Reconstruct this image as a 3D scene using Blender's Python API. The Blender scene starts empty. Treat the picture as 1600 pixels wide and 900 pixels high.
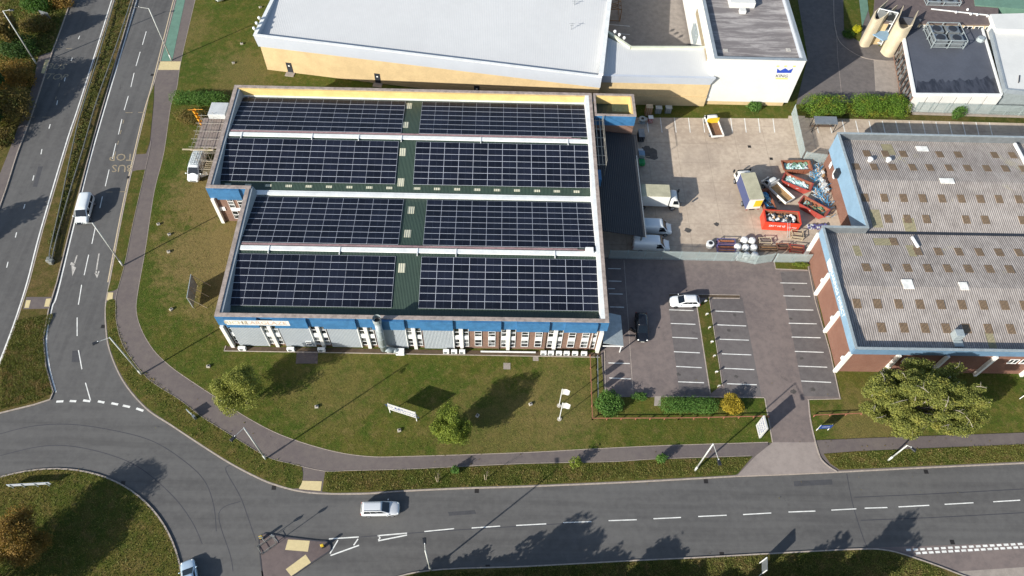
import bpy, math, random
import numpy as np
from mathutils import Vector, Matrix
from mathutils.geometry import tessellate_polygon
random.seed(7); RNG = np.random.default_rng(7)
SC = bpy.context.scene
COL = SC.collection
R = math.radians

# ---------------------------------------------------------------- camera
CAM_H = 97.0
FPX = 1188.94
RT = Vector((0.9995817, 0.00158229, 0.02887762))
UP = Vector((-0.01688874, 0.84250058, 0.53843063))
FW = Vector((0.02347746, 0.53869311, -0.84217489))
cd = bpy.data.cameras.new("camera"); cam = bpy.data.objects.new("camera", cd); COL.objects.link(cam)
cam.matrix_world = Matrix(((RT.x, UP.x, -FW.x, 0), (RT.y, UP.y, -FW.y, 0), (RT.z, UP.z, -FW.z, CAM_H), (0, 0, 0, 1)))
cd.sensor_width = 36; cd.lens = 36 * FPX / 1600; cd.clip_start = 1; cd.clip_end = 3000
SC.camera = cam

# ---------------------------------------------------------------- light
SUN_AZ, SUN_EL = 39.0, 25.0     # the shadows run towards 39 degrees from +X
w = bpy.data.worlds.new("World"); SC.world = w; w.use_nodes = True
nt = w.node_tree; bg = nt.nodes['Background']
sky = nt.nodes.new('ShaderNodeTexSky'); sky.sky_type = 'NISHITA'; sky.sun_disc = False
sky.sun_elevation = R(SUN_EL); sky.sun_rotation = R(270 - SUN_AZ)
sky.air_density = 1.0; sky.dust_density = 1.0; sky.ozone_density = 1.0
nt.links.new(sky.outputs[0], bg.inputs[0]); bg.inputs[1].default_value = 0.10
ld = bpy.data.lights.new("sun", 'SUN'); ld.energy = 4.6; ld.angle = R(0.5); ld.color = (1.0, 0.95, 0.87)
lo = bpy.data.objects.new("sun", ld); COL.objects.link(lo); lo.location = (-60, -50, 60)
sd = Vector((math.cos(R(SUN_AZ)) * math.cos(R(SUN_EL)), math.sin(R(SUN_AZ)) * math.cos(R(SUN_EL)), -math.sin(R(SUN_EL))))
lo.rotation_euler = sd.to_track_quat('-Z', 'Y').to_euler()
SC.view_settings.view_transform = 'Standard'; SC.view_settings.look = 'None'
SC.view_settings.gamma = 1; SC.view_settings.exposure = 0.85
SC.render.engine = 'CYCLES'

# ---------------------------------------------------------------- helpers
def ray(px, py): return FW * FPX + RT * (px - 800) - UP * (py - 450)
def P(px, py, z=0.0):                       # where the sight line of a photo pixel meets the height z
    d = ray(px, py); t = (z - CAM_H) / d.z; return Vector((d.x * t, d.y * t, z))
def PY(px, py, y):                          # ... meets the upright plane y
    d = ray(px, py); t = y / d.y; return Vector((d.x * t, y, CAM_H + d.z * t))
def PX(px, py, x):
    d = ray(px, py); t = x / d.x; return Vector((x, d.y * t, CAM_H + d.z * t))

def lin(c):
    if isinstance(c, str):
        c = [int(c[i:i + 2], 16) / 255 for i in (0, 2, 4)]
        return tuple(x / 12.92 if x < .04045 else ((x + .055) / 1.055) ** 2.4 for x in c)
    return tuple(c)
MATS = {}
class NG:
    def __init__(s, name):
        s.m = bpy.data.materials.new(name); s.m.use_nodes = True
        s.t = s.m.node_tree; s.b = s.t.nodes['Principled BSDF']; s.L = s.t.links
        s.geo = s.t.nodes.new('ShaderNodeNewGeometry'); s.pos = s.geo.outputs['Position']
    def n(s, ty, **k):
        x = s.t.nodes.new(ty)
        for a, v in k.items(): setattr(x, a, v)
        return x
    def math(s, op, a, b=None, c=None, clamp=False):
        x = s.n('ShaderNodeMath', operation=op, use_clamp=clamp)
        for i, v in enumerate((a, b, c)):
            if v is None: continue
            if isinstance(v, (int, float)): x.inputs[i].default_value = v
            else: s.L.new(v, x.inputs[i])
        return x.outputs[0]
    def noise(s, scale, detail=4, rough=.6, vec=None, stretch=None, dist=0):
        v = vec or s.pos
        if stretch:
            mp = s.n('ShaderNodeVectorMath', operation='MULTIPLY'); s.L.new(v, mp.inputs[0]); mp.inputs[1].default_value = stretch; v = mp.outputs[0]
        x = s.n('ShaderNodeTexNoise'); s.L.new(v, x.inputs['Vector'])
        x.inputs['Scale'].default_value = scale; x.inputs['Detail'].default_value = detail; x.inputs['Roughness'].default_value = rough; x.inputs['Distortion'].default_value = dist
        return x.outputs['Fac']
    def ramp(s, f, lo, hi):
        x = s.n('ShaderNodeMapRange'); s.L.new(f, x.inputs[0]); x.inputs[1].default_value = lo; x.inputs[2].default_value = hi
        x.interpolation_type = 'SMOOTHSTEP'; return x.outputs[0]
    def mix(s, f, a, b, mode='MIX'):
        x = s.n('ShaderNodeMix', data_type='RGBA', blend_type=mode)
        if isinstance(f, (int, float)): x.inputs[0].default_value = f
        else: s.L.new(f, x.inputs[0])
        for i, v in ((6, a), (7, b)):
            if isinstance(v, tuple): x.inputs[i].default_value = (*v, 1)
            else: s.L.new(v, x.inputs[i])
        return x.outputs[2]
    def wave(s, scale, axis='X', rot=None):
        v = s.pos
        if rot:
            mp = s.n('ShaderNodeMapping'); s.L.new(v, mp.inputs[0]); mp.inputs['Rotation'].default_value = (0, 0, rot); v = mp.outputs[0]
        x = s.n('ShaderNodeTexWave'); s.L.new(v, x.inputs['Vector']); x.bands_direction = axis; x.inputs['Scale'].default_value = scale
        return x.outputs['Fac']
    def bump(s, h, dist, strength=1.0):
        x = s.n('ShaderNodeBump'); x.inputs['Distance'].default_value = dist; x.inputs['Strength'].default_value = strength
        s.L.new(h, x.inputs['Height']); s.L.new(x.outputs[0], s.b.inputs['Normal'])
    def fin(s, col, rough=.8, metal=0, spec=.5):
        if isinstance(col, tuple): s.b.inputs['Base Color'].default_value = (*col, 1)
        else: s.L.new(col, s.b.inputs['Base Color'])
        s.b.inputs['Roughness'].default_value = rough; s.b.inputs['Metallic'].default_value = metal
        s.b.inputs['Specular IOR Level'].default_value = spec
        return s.m
def M(name, col, rough=.8, var=.12, scale=.6, metal=0, spec=.5, wave=None, wb=.03, axis='X', wdark=.15, bump=0):
    """plain surface: base colour with broad and fine wear"""
    if name in MATS: return MATS[name]
    g = NG(name); c = lin(col)
    a = g.noise(scale, 5, .65); b = g.noise(scale * 9, 3, .6)
    f = g.math('ADD', g.math('MULTIPLY', a, .65), g.math('MULTIPLY', b, .35))
    f = g.ramp(f, .35, .65)
    cc = g.mix(f, tuple(x * (1 - var) for x in c), tuple(min(1, x * (1 + var)) for x in c))
    if wave:
        wv = g.wave(wave, axis); cc = g.mix(wv, tuple(x * (1 - wdark) for x in c), cc); g.bump(wv, wb)
    elif bump: g.bump(b, bump)
    MATS[name] = g.fin(cc, rough, metal, spec); return MATS[name]

class MB:
    def __init__(s): s.v = []; s.f = []; s.mi = []; s.cur = 0
    def add(s, vs, fs):
        o = len(s.v); s.v += [tuple(q) for q in vs]; s.f += [tuple(i + o for i in q) for q in fs]; s.mi += [s.cur] * len(fs)
    def quad(s, *p): s.add(p, [tuple(range(len(p)))]); return s
    def hexa(s, p):                                   # 8 points: bottom four, top four
        s.add(p, [(3, 2, 1, 0), (4, 5, 6, 7), (0, 1, 5, 4), (1, 2, 6, 5), (2, 3, 7, 6), (3, 0, 4, 7)]); return s
    def box(s, x0, x1, y0, y1, z0, z1, m=None):
        p = [Vector(q) for q in ((x0, y0, z0), (x1, y0, z0), (x1, y1, z0), (x0, y1, z0), (x0, y0, z1), (x1, y0, z1), (x1, y1, z1), (x0, y1, z1))]
        if m: p = [m @ q for q in p]
        return s.hexa(p)
    def prism(s, poly, z0, z1, bottom=False):
        poly = [(q[0], q[1]) for q in poly]
        ar = sum(poly[i][0] * poly[(i + 1) % len(poly)][1] - poly[(i + 1) % len(poly)][0] * poly[i][1] for i in range(len(poly)))
        if ar < 0: poly = poly[::-1]
        n = len(poly); tr = tessellate_polygon([[Vector((*q, 0)) for q in poly]])
        fs = []
        for t in tr:
            a, b, c = (Vector(poly[i]) for i in t)
            cr = (b - a).x * (c - a).y - (b - a).y * (c - a).x
            fs.append(t if cr > 0 else t[::-1])
        s.add([(*q, z1) for q in poly], fs)
        if bottom: s.add([(*q, z0) for q in poly], [q[::-1] for q in fs])
        if z0 < z1: s.add([(*q, z0) for q in poly] + [(*q, z1) for q in poly], [(i, (i + 1) % n, n + (i + 1) % n, n + i) for i in range(n)])
        return s
    def tube(s, a, b, r, n=8, r2=None, cap=True):
        a = Vector(a); b = Vector(b); r2 = r if r2 is None else r2
        q = (b - a).to_track_quat('Z', 'Y')
        vs = [a + q @ Vector((r * math.cos(6.28318 * i / n), r * math.sin(6.28318 * i / n), 0)) for i in range(n)]
        vs += [b + q @ Vector((r2 * math.cos(6.28318 * i / n), r2 * math.sin(6.28318 * i / n), 0)) for i in range(n)]
        fs = [(i, (i + 1) % n, n + (i + 1) % n, n + i) for i in range(n)]
        if cap: fs += [tuple(range(n))[::-1], tuple(range(n, 2 * n))]
        s.add(vs, fs); return s
    def ball(s, c, r, n=8, m=5):
        rx, ry, rz = r if isinstance(r, tuple) else (r, r, r)
        vs = []; fs = []
        for j in range(m + 1):
            t = math.pi * j / m
            for i in range(n): vs.append((c[0] + rx * math.sin(t) * math.cos(6.28318 * i / n), c[1] + ry * math.sin(t) * math.sin(6.28318 * i / n), c[2] + rz * math.cos(t)))
        for j in range(m):
            for i in range(n): fs.append((j * n + i, (j + 1) * n + i, (j + 1) * n + (i + 1) % n, j * n + (i + 1) % n))
        s.add(vs, fs); return s
    def loft(s, rings):                                # rings of equal length, closed, capped
        n = len(rings[0]); vs = [q for r in rings for q in r]; fs = []
        for j in range(len(rings) - 1):
            for i in range(n): fs.append((j * n + i, j * n + (i + 1) % n, (j + 1) * n + (i + 1) % n, (j + 1) * n + i))
        fs += [tuple(range(n))[::-1], tuple(range((len(rings) - 1) * n, len(rings) * n))]
        s.add(vs, fs); return s
    def strip(s, pts, wd, z, z0=None):                 # ribbon along a line, optionally with height
        pts = [Vector((q[0], q[1])) for q in pts]; L = []; Rr = []
        for i, q in enumerate(pts):
            t = (pts[min(i + 1, len(pts) - 1)] - pts[max(i - 1, 0)]).normalized(); nn = Vector((-t.y, t.x)) * wd / 2
            L.append(q + nn); Rr.append(q - nn)
        k = len(pts)
        vs = [(*q, z) for q in L] + [(*q, z) for q in Rr]
        fs = [(i, k + i, k + i + 1, i + 1) for i in range(k - 1)]
        if z0 is not None:
            vs += [(*q, z0) for q in L] + [(*q, z0) for q in Rr]
            fs += [(2 * k + i, i, i + 1, 2 * k + i + 1) for i in range(k - 1)] + [(k + i, 3 * k + i, 3 * k + i + 1, k + i + 1) for i in range(k - 1)]
            fs += [(0, 2 * k, 3 * k, k), (k - 1, 2 * k - 1, 4 * k - 1, 3 * k - 1)]
        s.add(vs, fs); return s
    def build(s, name, mats, parent=None, world=False, smooth=False, bevel=0, sub=0):
        me = bpy.data.meshes.new(name)
        vs = s.v
        if world and parent:
            r = parent
            while r.parent: r = r.parent
            o = r.location; vs = [(x - o.x, y - o.y, z - o.z) for x, y, z in vs]
        me.from_pydata(vs, [], s.f)
        for m in (mats if isinstance(mats, (list, tuple)) else [mats]): me.materials.append(m)
        if any(s.mi): me.polygons.foreach_set('material_index', s.mi)
        if smooth: me.polygons.foreach_set('use_smooth', [True] * len(me.polygons))
        me.update()
        ob = bpy.data.objects.new(name, me); COL.objects.link(ob)
        if parent: ob.parent = parent
        if bevel:
            b = ob.modifiers.new('bevel', 'BEVEL'); b.width = bevel; b.segments = 2; b.limit_method = 'ANGLE'; b.angle_limit = R(30)
        if sub:
            b = ob.modifiers.new('sub', 'SUBSURF'); b.levels = sub; b.render_levels = sub
        return ob
def tag(o, label, cat, group=None):
    o['label'] = label; o['category'] = cat
    if group: o['group'] = group
    return o
def thing(name, label, cat, loc=(0, 0, 0), rz=0, group=None):
    o = bpy.data.objects.new(name, None); COL.objects.link(o); o.empty_display_size = .3
    o.location = loc; o.rotation_euler = (0, 0, rz); return tag(o, label, cat, group)
def struct(o, kind='structure'): o['kind'] = kind; return o
def copy_tree(o, parent=None, kids=None):
    c = o.copy(); COL.objects.link(c); c.parent = parent
    for ch in list(o.children): copy_tree(ch, c)
    return c
def smooth(pts, n=6, closed=False):
    pts = [Vector((q[0], q[1])) for q in pts]; out = []; k = len(pts)
    for i in range(k if closed else k - 1):
        if closed: a, b, c, d = pts[(i - 1) % k], pts[i], pts[(i + 1) % k], pts[(i + 2) % k]
        else: a, b, c, d = pts[max(i - 1, 0)], pts[i], pts[i + 1], pts[min(i + 2, k - 1)]
        for j in range(n):
            t = j / n
            out.append(.5 * ((2 * b) + (c - a) * t + (2 * a - 5 * b + 4 * c - d) * t * t + (3 * b - a - 3 * c + d) * t ** 3))
    if not closed: out.append(pts[-1])
    return out
def G(pts, z=0): return [P(a, b, z) for a, b in pts]
def text(body, size, mat, parent, mw, ext=.01, name='lettering', align='CENTER', sx=1.0):
    cu = bpy.data.curves.new(name, 'FONT'); cu.body = body; cu.size = size; cu.extrude = ext; cu.align_x = align; cu.align_y = 'CENTER'; cu.resolution_u = 2
    tmp = bpy.data.objects.new(name, cu); COL.objects.link(tmp)
    me = bpy.data.meshes.new_from_object(tmp.evaluated_get(bpy.context.evaluated_depsgraph_get()))
    bpy.data.objects.remove(tmp); me.materials.clear(); me.materials.append(mat); me.name = name
    me.transform(mw @ Matrix.Diagonal((sx, 1, 1, 1)))
    ob = bpy.data.objects.new(name, me); COL.objects.link(ob)
    if parent: ob.parent = parent
    return ob
def frame(o, xd, yd):       # matrix with origin o, text running along xd, standing along yd
    xd = Vector(xd).normalized(); yd = Vector(yd).normalized(); zd = xd.cross(yd)
    return Matrix(((xd.x, yd.x, zd.x, o[0]), (xd.y, yd.y, zd.y, o[1]), (xd.z, yd.z, zd.z, o[2]), (0, 0, 0, 1)))
# ---------------------------------------------------------------- ground materials
def asphalt(name, dark, light, patch=.12, stain=.5):
    g = NG(name); a = g.noise(.09, 5, .6); b = g.noise(1.1, 4, .7); c = g.noise(26, 2, .7)
    f = g.math('ADD', g.math('MULTIPLY', a, .5), g.math('MULTIPLY', b, .5)); f = g.ramp(f, .36, .64)
    cc = g.mix(f, lin(dark), lin(light))
    cc = g.mix(g.math('MULTIPLY', g.ramp(c, .35, .75), .3), cc, tuple(x * 1.5 for x in lin(light)))
    if name == 'asphalt_road':                     # lanes polished and darkened along the traffic
        sy = g.n('ShaderNodeSeparateXYZ'); g.L.new(g.pos, sy.inputs[0]); sel = g.ramp(sy.outputs[1], 38, 52)
        r1 = g.noise(1, 3, .6, stretch=(.035, .8, 1)); r2 = g.noise(1, 3, .6, stretch=(.8, .035, 1))
        rr1 = g.mix(sel, r1, r2); cc = g.mix(g.math('MULTIPLY', g.ramp(rr1, .42, .62), .32), cc, tuple(x * 1.28 for x in lin(light)))
        cc = g.mix(g.math('MULTIPLY', g.ramp(rr1, .42, .28), .35), cc, tuple(x * .8 for x in lin(dark)))
    d = g.ramp(g.noise(.35, 6, .75, dist=.6), .62, .74)
    cc = g.mix(g.math('MULTIPLY', d, stain), cc, tuple(x * .62 for x in lin(dark)))
    g.bump(c, .01, .5); MATS[name] = g.fin(cc, .88, 0, .3); return g.m
def grass(name, green, olive, dry, spots=(), dryness=.5):
    g = NG(name)
    n1 = g.noise(.07, 5, .6); n2 = g.noise(.45, 5, .7); n3 = g.noise(3.2, 5, .8); n4 = g.noise(11, 3, .8)
    f = g.math('ADD', g.math('MULTIPLY', n1, .45), g.math('MULTIPLY', n2, .55)); f = g.ramp(f, .40, .60)
    cc = g.mix(f, lin(green), lin(olive))
    df = g.ramp(g.math('ADD', g.math('MULTIPLY', n2, .5), g.math('MULTIPLY', n3, .5)), .60 - .12 * dryness, .70)
    cc = g.mix(g.math('MULTIPLY', df, .75), cc, lin(dry))
    for (x, y, r, k) in spots:
        d = g.n('ShaderNodeVectorMath', operation='DISTANCE'); g.L.new(g.pos, d.inputs[0]); d.inputs[1].default_value = (x, y, .13)
        s = g.math('SUBTRACT', 1.0, g.math('DIVIDE', d.outputs['Value'], r))
        s = g.ramp(g.math('ADD', s, g.math('MULTIPLY', g.math('SUBTRACT', n2, .5), 1.8)), .0, .7)
        cc = g.mix(g.math('MULTIPLY', s, k), cc, lin(dry))
    cc = g.mix(g.math('MULTIPLY', g.ramp(g.noise(1.1, 4, .75, dist=.4), .5, .66), .4), cc, lin(dry))
    cc = g.mix(g.math('MULTIPLY', g.ramp(n4, .3, .72), .65), g.mix(1.0, cc, (.45, .45, .45), 'MULTIPLY'), g.mix(1.0, cc, (1.45, 1.42, 1.3), 'MULTIPLY'))
    sp = g.ramp(n3, .25, .75)
    cc = g.mix(g.math('MULTIPLY', sp, .35), cc, g.mix(1.0, cc, (1.7, 1.65, 1.4), 'MULTIPLY'))
    hh = g.math('ADD', g.math('MULTIPLY', n4, .6), g.math('MULTIPLY', n3, 1.2)); g.bump(hh, .10, .8)
    MATS[name] = g.fin(cc, .95, 0, .1); return g.m
asphalt('asphalt_road', '4a4948', '585755'); asphalt('asphalt_path', '595150', '665e59', stain=.3)
asphalt('asphalt_carpark', '5e5654', '746964', stain=.6); asphalt('asphalt_drive', '55514f', '68625f', stain=.4)
asphalt('crossing_tarmac', '7a716b', '8d837c', stain=.3); asphalt('splitter_paving', '514847', '645956'); asphalt('asphalt_bay', '534e4d', '645f5d', stain=.7)
grass('grass_lawn', '465620', '5c5c2a', '7c6e48', spots=[(-43, 68, 12, .95), (-47, 79, 8, .9), (-40, 60, 8, .7), (-45, 93, 9, .6), (-46, 108, 9, .5), (2, 37, 14, .4), (10, 44, 10, .4), (-22, 45, 9, .3), (52, 40, 8, .6), (-60, 118, 8, .4)], dryness=.48)
grass('grass_verge', '485322', '5f592d', '766543', dryness=.9)
grass('grass_dry', '4d4e24', '615634', '7a6548', dryness=1.3)
grass('grass_rough', '40491e', '5e5832', '70603f', dryness=1.1)
def concrete_yard():
    g = NG('concrete_yard'); a = g.noise(.12, 5, .6); b = g.noise(1.4, 5, .7)
    f = g.ramp(g.math('ADD', g.math('MULTIPLY', a, .55), g.math('MULTIPLY', b, .45)), .34, .66)
    cc = g.mix(f, lin('9a8b7b'), lin('b9aa97'))
    st = g.ramp(g.noise(.3, 6, .8, dist=.8), .58, .72); cc = g.mix(g.math('MULTIPLY', st, .5), cc, lin('7e7268')); st2 = g.ramp(g.noise(.09, 4, .6, dist=.5), .52, .68); cc = g.mix(g.math('MULTIPLY', st2, .35), cc, lin('83766a'))
    br = g.n('ShaderNodeTexBrick'); g.L.new(g.pos, br.inputs['Vector']); br.offset = 0
    br.inputs['Scale'].default_value = 1; br.inputs['Brick Width'].default_value = 5.2; br.inputs['Row Height'].default_value = 4.4
    br.inputs['Mortar Size'].default_value = .05; br.inputs['Mortar Smooth'].default_value = .4
    cc = g.mix(g.math('MULTIPLY', br.outputs['Fac'], .38), cc, lin('6b6055'))
    g.bump(b, .02, .4); MATS['concrete_yard'] = g.fin(cc, .9, 0, .3)
concrete_yard()
M('kerb_stone', '9a8f84', .85, .2, 3); M('paint_white', 'd2d2cc', .7, .2, 1.2); M('paint_worn', 'a8a49c', .8, .3, 3)
M('paint_cream', 'b9a98c', .8, .15, 3); M('paint_yellow_worn', '8d8068', .8, .25, 3); M('tactile_cream', 'beae82', .85, .08, 3); M('cycle_green', '5a7a6a', .85, .12, .8)
M('soil', '4e4030', .95, .25, 1.5, bump=.03); M('tar', '35353a', .7, .1, 2); M('iron', '2d2a28', .6, .2, 5, metal=.4); M('slab_concrete', '8d847b', .9, .15, 1)

def sheet(name, pts, z, mat, z0=None, kind='structure'):
    m = MB(); m.prism(pts, z if z0 is None else z0, z); o = m.build(name, MATS[mat]); o['kind'] = kind; return o

# one ground sheet to the horizon
m = MB(); m.quad((-900, -700, -.04), (900, -700, -.04), (900, 1500, -.04), (-900, 1500, -.04)); struct(m.build('ground', MATS['grass_rough']))
# road surface
rd = G([(-200, -120), (330, -120), (300, 200), (560, 640), (1760, 600), (1900, 1150), (-500, 1150), (-400, 500)])
sheet('road', rd, 0.0, 'asphalt_road')

# ---- edges traced on the photograph, at their height above the road
kerbA = [(282, -30), (274, 0), (258, 64), (241, 128), (227, 176), (212, 239), (199, 297), (187, 356), (171, 441), (165, 475), (165, 509), (171, 547), (192, 595), (227, 637), (267, 664), (320, 699), (360, 724), (400, 745), (429, 757), (467, 767), (507, 771), (573, 771), (632, 767), (720, 763), (820, 760), (987, 753), (1149, 744)]
kA = smooth(G(kerbA, .12), 5)
pathL = [(300, -30), (289, 0), (269, 95), (249, 109), (242, 128), (241, 160), (236, 220), (227, 265), (208, 348), (195, 412), (184, 452), (181, 469), (182, 504), (192, 539), (211, 568), (235, 595), (280, 624), (315, 651), (360, 679), (416, 713), (453, 724), (507, 736), (549, 735), (629, 733), (693, 730), (820, 724), (960, 721), (1021, 717), (1173, 712)]
pathR = [(313, -30), (305, 0), (283, 95), (276, 139), (267, 165), (256, 239), (241, 300), (227, 391), (216, 453), (213, 485), (221, 515), (240, 547), (267, 573), (301, 597), (347, 627), (387, 653), (440, 680), (512, 703), (573, 713), (640, 713), (820, 707), (933, 701), (1040, 696), (1200, 691)]
pL = smooth(G(pathL, .12), 5); pR = smooth(G(pathR, .12), 5)
# footpath slab: from the kerb line to the lawn line
sheet('footpath', kA + G([(1207, 741), (1200, 691)], .12) + pR[::-1], .10, 'asphalt_path', 0)
# verge pieces between kerb and footpath, with the two paved gaps and the crossing
def verge(name, pts, mat='grass_verge'): return sheet(name, G(pts, .12), .13, mat, .0)
verge('grass_verge', [(241, 130), (240, 160), (234, 222), (228, 240), (213, 241), (213, 236), (226, 182), (233, 152)])
verge('grass_verge', [(227, 265), (208, 348), (195, 412), (185, 450), (178, 454), (168, 456), (173, 437), (188, 356), (200, 297), (207, 268), (214, 266)])
verge('grass_verge', [tuple(q) for q in smooth([(166, 473), (181, 470), (182, 504), (192, 539), (211, 568), (235, 595), (280, 624), (315, 651), (360, 679), (416, 713), (453, 724), (472, 730), (467, 763), (429, 755), (400, 743), (360, 722), (320, 697), (267, 662), (228, 635), (194, 594), (173, 547), (167, 509)], 3, True)])
verge('grass_verge', [(508, 737), (549, 736), (629, 734), (693, 731), (820, 725), (960, 722), (1021, 718), (1176, 713), (1153, 740), (1149, 742), (987, 751), (820, 758), (720, 761), (632, 765), (573, 769), (520, 770), (503, 768)])
verge('grass_verge', [(1287, 709), (1340, 705), (1433, 701), (1600, 694), (1700, 689), (1700, 716), (1600, 721), (1447, 728), (1312, 734), (1297, 724)])
sheet('footpath', G([(1273, 688), (1367, 684), (1600, 676), (1720, 671), (1720, 720), (1600, 724), (1447, 731), (1308, 738), (1279, 708)], .12), .10, 'asphalt_path', 0)
# kerbs
kb = MB(); kb.strip(kA, .16, .125, 0)
kb.strip(G([(1149, 744), (1220, 741.5), (1308, 737.5), (1447, 730.5), (1600, 723.5), (1720, 718)], .1), .16, .11, 0)
kb.strip(smooth(G([(1263, 624), (1267, 660), (1279, 708), (1289, 724), (1308, 737)], .15), 5), .16, .19, 0)
kb.strip(G([(1207, 691), (1203, 667), (1195, 622)], .15), .14, .19, 0)
kb.strip(pR, .06, .145, .05); kb.strip(pL[30:], .05, .14, .05)
struct(kb.build('kerb', MATS['kerb_stone']))
# lawn and site ground, everything inside the footpath
lawn = pR + G([(1207, 741), (1204, 691)], .12)[1:] + G([(1279, 700), (1273, 687), (1367, 683), (1600, 675), (1720, 670)], .12) + [Vector((190, 20, 0)), Vector((260, 260, 0)), Vector((-60, 260, 0))]
sheet('lawn', lawn, .13, 'grass_lawn', 0)
# central reservation with its end by the roundabout
med = G([(187, -30), (178, 0), (152, 80), (128, 160), (108, 220), (67, 359), (46, 440), (24, 509), (1, 567), (-27, 620), (-60, 700), (-20, 650), (0, 645), (53, 632), (78, 624), (83, 612), (71.5, 573), (67.5, 528), (76.5, 480), (89, 440), (113.5, 340), (144.5, 220), (208.5, 0), (217, -30)], .12)
sheet('central_reservation', med, .13, 'grass_dry', 0)
kb = MB(); kb.strip(med + med[:1], .15, .14, 0); struct(kb.build('kerb', MATS['kerb_stone']))
sheet('crossing_paving', G([(41, 464), (81, 464), (76, 482), (36, 483)], .14), .15, 'asphalt_path', .1)
# far-left verge and its path
lv = smooth(G([(120, -30), (111, 0), (88, 64), (83, 77), (48, 183), (27, 239), (0, 321), (-60, 470)], .12), 4)
sheet('verge_left', lv + [Vector((-180, 60, 0)), Vector((-200, 190, 0)), Vector((-100, 160, 0))], .13, 'grass_rough', 0)
sheet('footpath', G([(83, 80), (48, 183), (27, 239), (0, 318), (-60, 466), (-90, 466), (0, 271), (13, 239), (29, 197), (52, 130), (60, 88)], .13), .15, 'asphalt_path', .0)
kb = MB(); kb.strip(lv, .15, .16, 0); struct(kb.build('kerb', MATS['kerb_stone']))
# roundabout island
ring = [P(*q, .12) for q in [(0, 745), (80, 733), (120, 735), (160, 744), (192, 759), (227, 783), (253, 815), (272, 852), (281, 887)]]
A = np.array([[q.x, q.y, 1] for q in ring]); bb = np.array([q.x ** 2 + q.y ** 2 for q in ring]); s_ = np.linalg.lstsq(A, bb, rcond=None)[0]
RC = Vector((s_[0] / 2, s_[1] / 2)); RRad = math.sqrt(s_[2] + RC.x ** 2 + RC.y ** 2)
circ = [Vector((RC.x + RRad * math.cos(a * 6.28318 / 96), RC.y + RRad * math.sin(a * 6.28318 / 96), 0)) for a in range(96)]
sheet('roundabout_island', circ, .14, 'grass_verge', 0)
kb = MB(); kb.strip(circ + circ[:2], .18, .16, 0); struct(kb.build('kerb', MATS['kerb_stone']))
# splitter island
spl = smooth(G([(411, 905), (405, 850), (407, 840), (414, 834), (446, 839), (494, 845), (509, 846), (515, 851), (516, 859), (509, 865), (486, 880), (455, 902), (420, 930)], .12), 4, True)
sheet('splitter_island', spl, .12, 'splitter_paving', 0)
kb = MB(); kb.strip(spl + spl[:2], .14, .14, 0); struct(kb.build('kerb', MATS['tar']))
# south verge
sv = smooth(G([(560, 960), (600, 912), (629, 899), (667, 892), (720, 888), (820, 885), (987, 876), (1093, 871), (1220, 864), (1340, 858), (1388, 860), (1433, 873), (1473, 887), (1510, 901), (1600, 930)], .12), 4)
sheet('verge_south', sv + [Vector((120, -60, 0)), Vector((-60, -60, 0))], .13, 'grass_rough', 0)
kb = MB(); kb.strip(sv, .16, .145, 0); struct(kb.build('kerb', MATS['kerb_stone']))
sheet('side_road', G([(1352, 856), (1600, 848), (1760, 842), (1760, 960), (1620, 935), (1600, 929), (1510, 900), (1473, 886), (1433, 872), (1388, 859)], .0), .006, 'asphalt_carpark')
sheet('side_road_apron', G([(1495, 893), (1600, 886), (1760, 876), (1760, 980), (1600, 925), (1525, 905)], .0), .014, 'slab_concrete')

# tactile and green surfaces
for nm, pts, mt, z in [('tactile_paving', [(249, 96), (283, 96), (281, 109), (247, 109)], 'tactile_cream', .125), ('tactile_paving', [(471, 751), (503, 752), (501, 767), (467, 764)], 'tactile_cream', .128),
                       ('tactile_paving', [(169, 457), (177, 457), (175.5, 469), (166.5, 469)], 'tactile_cream', .128), ('tactile_paving', [(41, 469), (48, 469), (45, 481), (38, 481)], 'tactile_cream', .158),
                       ('tactile_paving', [(72, 467), (80, 466), (76.5, 479), (69, 479)], 'tactile_cream', .158), ('tactile_paving', [(450, 843), (484, 845), (481, 862), (445.5, 859)], 'tactile_cream', .128),
                       ('tactile_paving', [(477.5, 866.5), (486.5, 880), (455, 900), (446.5, 889.5)], 'tactile_cream', .128), ('cycle_lane', [(283, -30), (297, -30), (289, 0), (269, 95), (252, 95), (276, 0)], 'cycle_green', .118),
                       ('tactile_paving', [(71, 93), (77, 93), (69, 115), (64, 114)], 'tactile_cream', .158)]:
    sheet(nm, G(pts, z), z, mt, z - .03)

# car park, drive, yard
cpk = [P(945, 545, .15), P(945, 620, .15), P(1196, 622, .15), P(1203, 667, .15), P(1207, 691, .15), P(1180, 713, .15), P(1151, 744, .12), P(1308, 737.5, .12), P(1289, 724, .15), P(1279, 708, .15), P(1267, 660, .15), P(1263, 624, .15), P(1313, 622, .15), Vector((49.2, 69.2, 0)), Vector((15.0, 69.2, 0))]
cpk[0] = Vector((15.5, 51.0, 0))
sheet('car_park', cpk, .15, 'asphalt_carpark', .1)
sheet('driveway_crossing', G([(1207, 691), (1180, 713), (1151, 744), (1308, 737.5), (1289, 724), (1279, 708), (1275, 691)], .155), .155, 'crossing_tarmac', .1)
sheet('concrete_yard', [(15, 67.9), (49.2, 67.9), (49.2, 69), (57, 69), (57, 88), (130, 88), (130, 100.6), (51, 99.6), (15, 98.6)], .156, 'concrete_yard', .1)
sheet('service_road', G([(1244, 163), (1262, 90), (1240, -40), (1340, -40), (1354, 0), (1360, 30), (1375, 80), (1425, 92), (1425, 158)], .15), .15, 'asphalt_drive', .1)
sheet('service_road_slab', G([(1365, 93), (1400, 95), (1404, 145), (1368, 142)], .16), .16, 'slab_concrete', .15)
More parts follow.
